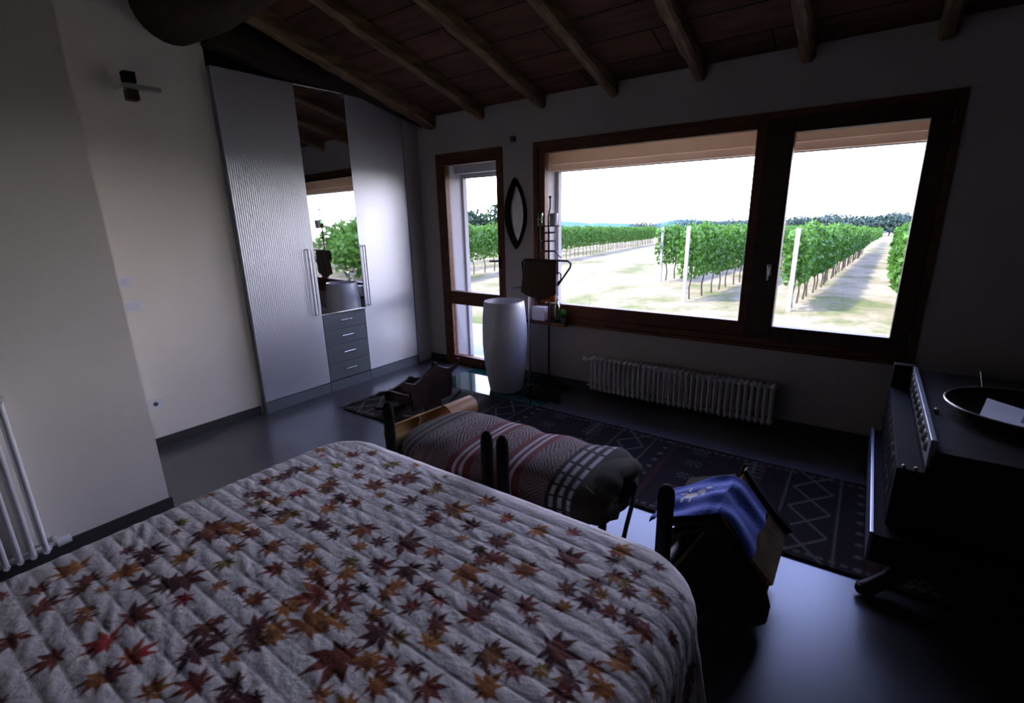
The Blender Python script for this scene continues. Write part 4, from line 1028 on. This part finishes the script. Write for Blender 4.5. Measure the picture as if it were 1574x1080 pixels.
# distant continuation of the rows: nobody could count it
def far_rows():
    mb = MB(); rnd = random.Random(9)
    def run(x0, y0, y1, slope):
        y = y0
        while y < y1:
            x = x0+slope*(y-y0)
            leafcloud((x, y, gz(x, y)+1.5), (.35, 1.2, .65), 150, .22, rnd, mb, shape=lambda p: True); y += 2.0
    run(-1.45+.03*37, 52, 105, DXY); run(-4.15+.03*31, 46, 105, DXY); run(-6.6+.9, 50, 105, DXY); run(.85+1.1, 52, 105, DXY); run(3.2, 30, 105, DXY)
    run(-13.2-.2*57, 68, 100, -.2); run(-15.6, 11, 90, -.2); run(-18, 11, 90, -.2)
    tag(mb.build('distant_vine_rows', M['vine']), 'distant green vine rows merging towards the horizon', 'vineyard', kind='stuff')
far_rows()
for (x, y, hh, r_, lab) in ((-4.16, 14.25, 2.12, .045, 'white vineyard end post in the middle of the wide window pane'), (-1.47, 14.2, 2.08, .05, 'white leaning vineyard end post seen through the right-hand pane'), (-6.62, 19.3, 2.1, .045, 'thinner white vineyard post just left of the middle one')):
    mb = MB().box(x-r_, x+r_, y-r_, y+r_, gz(x, y)-.2, gz(x, y)+hh, .008)
    tag(mb.build('vineyard_post', M['post'], origin=(x, y, gz(x, y))), lab, 'post')
# trees on the horizon
def tree_obj(x, y, h_, w_, seed, label, group, far, yl_=None):
    rnd = random.Random(seed); z = gz(x, y)
    t = thing('tree', (x, y, z), label, 'tree', group)
    MB().tube([(x, y, z-.3), (x+.1, y, z+h_*.45)], [.03*h_, .018*h_], 8).build('trunk', M['trunk'], t, smooth=True)
    mb = MB()
    for _ in range(7):
        c = (x+rnd.uniform(-.55, .55)*w_, y+rnd.uniform(-.3, .3)*w_, z+h_*rnd.uniform(.35, .75))
        leafcloud(c, (w_*.5, w_*.5, h_*.28), 260, h_*.085, rnd, mb)
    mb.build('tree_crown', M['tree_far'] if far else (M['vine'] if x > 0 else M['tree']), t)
def tx_(px, y): d = ray(px, 350); return d.x/d.y*y
i = 0
for px, dist, h_, w_ in ((1000, 125, 4.6, 6), (1060, 120, 5.6, 6), (1100, 122, 5.2, 7), (1135, 118, 6.0, 7), (1165, 125, 5.0, 6), (1208, 118, 6.2, 5), (1235, 120, 5.8, 6), (1262, 119, 6.6, 6), (1292, 116, 6.0, 7),
                         (1320, 114, 6.4, 7), (1345, 112, 5.6, 6), (1368, 113, 5.4, 5), (1390, 110, 6.6, 5), (1412, 110, 6.0, 6)):
    i += 1
    tree_obj(tx_(px, dist*1.8), dist*1.8, h_*1.15, w_*1.9, i, 'dark green tree in the horizon hedge behind the vineyard, seen through the ' + ('wide pane' if px < 1175 else 'right-hand pane'), 'horizon trees in the ' + ('wide pane' if px < 1175 else 'right-hand pane'), True)
for k, (px, dist, h_, w_) in enumerate(((722, 34, 3.7, 2.0), (745, 33, 3.9, 2.4), (772, 35, 3.4, 2.0), (700, 36, 3.3, 2.0))):
    tree_obj(tx_(px, dist), dist, h_, w_, 40+k, 'dark bushy tree behind the vines seen through the glazed door', 'trees seen through the glazed door', False)
for k, (x, y, h_, w_) in enumerate(((9.5, 11.5, 2.5, 2.0), (13, 13.5, 2.9, 2.6), (17.5, 16, 3.3, 3.2))):
    tree_obj(x, y, h_, w_, 70+k, 'bushy garden tree outside, seen only in the wardrobe mirror', 'garden trees reflected in the wardrobe mirror', False)
# bluish hills
mb = MB(); n = 60; top = []; bot = []
for k in range(n+1):
    x = -330+520*k/n; y = 420; z = gz(x, y)
    hh = 5.5+3.2*math.sin(k*.31)+1.4*math.sin(k*.9)+max(0, 5-abs(k-14))*.8
    top.append(((x, y, z+hh), (x, y+60, z+hh-2))); bot.append(((x, y-25, z-2), (x, y+80, z-8)))
vs = [mb.bm.verts.new(p) for pr in zip(bot, top) for p in (pr[0][0], pr[1][0], pr[1][1], pr[0][1])]
for k in range(n):
    for q in range(3): mb.bm.faces.new([vs[4*k+q], vs[4*k+4+q], vs[4*k+5+q], vs[4*k+1+q]])
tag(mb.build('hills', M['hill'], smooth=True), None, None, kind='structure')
for o in bpy.data.objects:
    if '_w' in o.keys(): del o['_w']
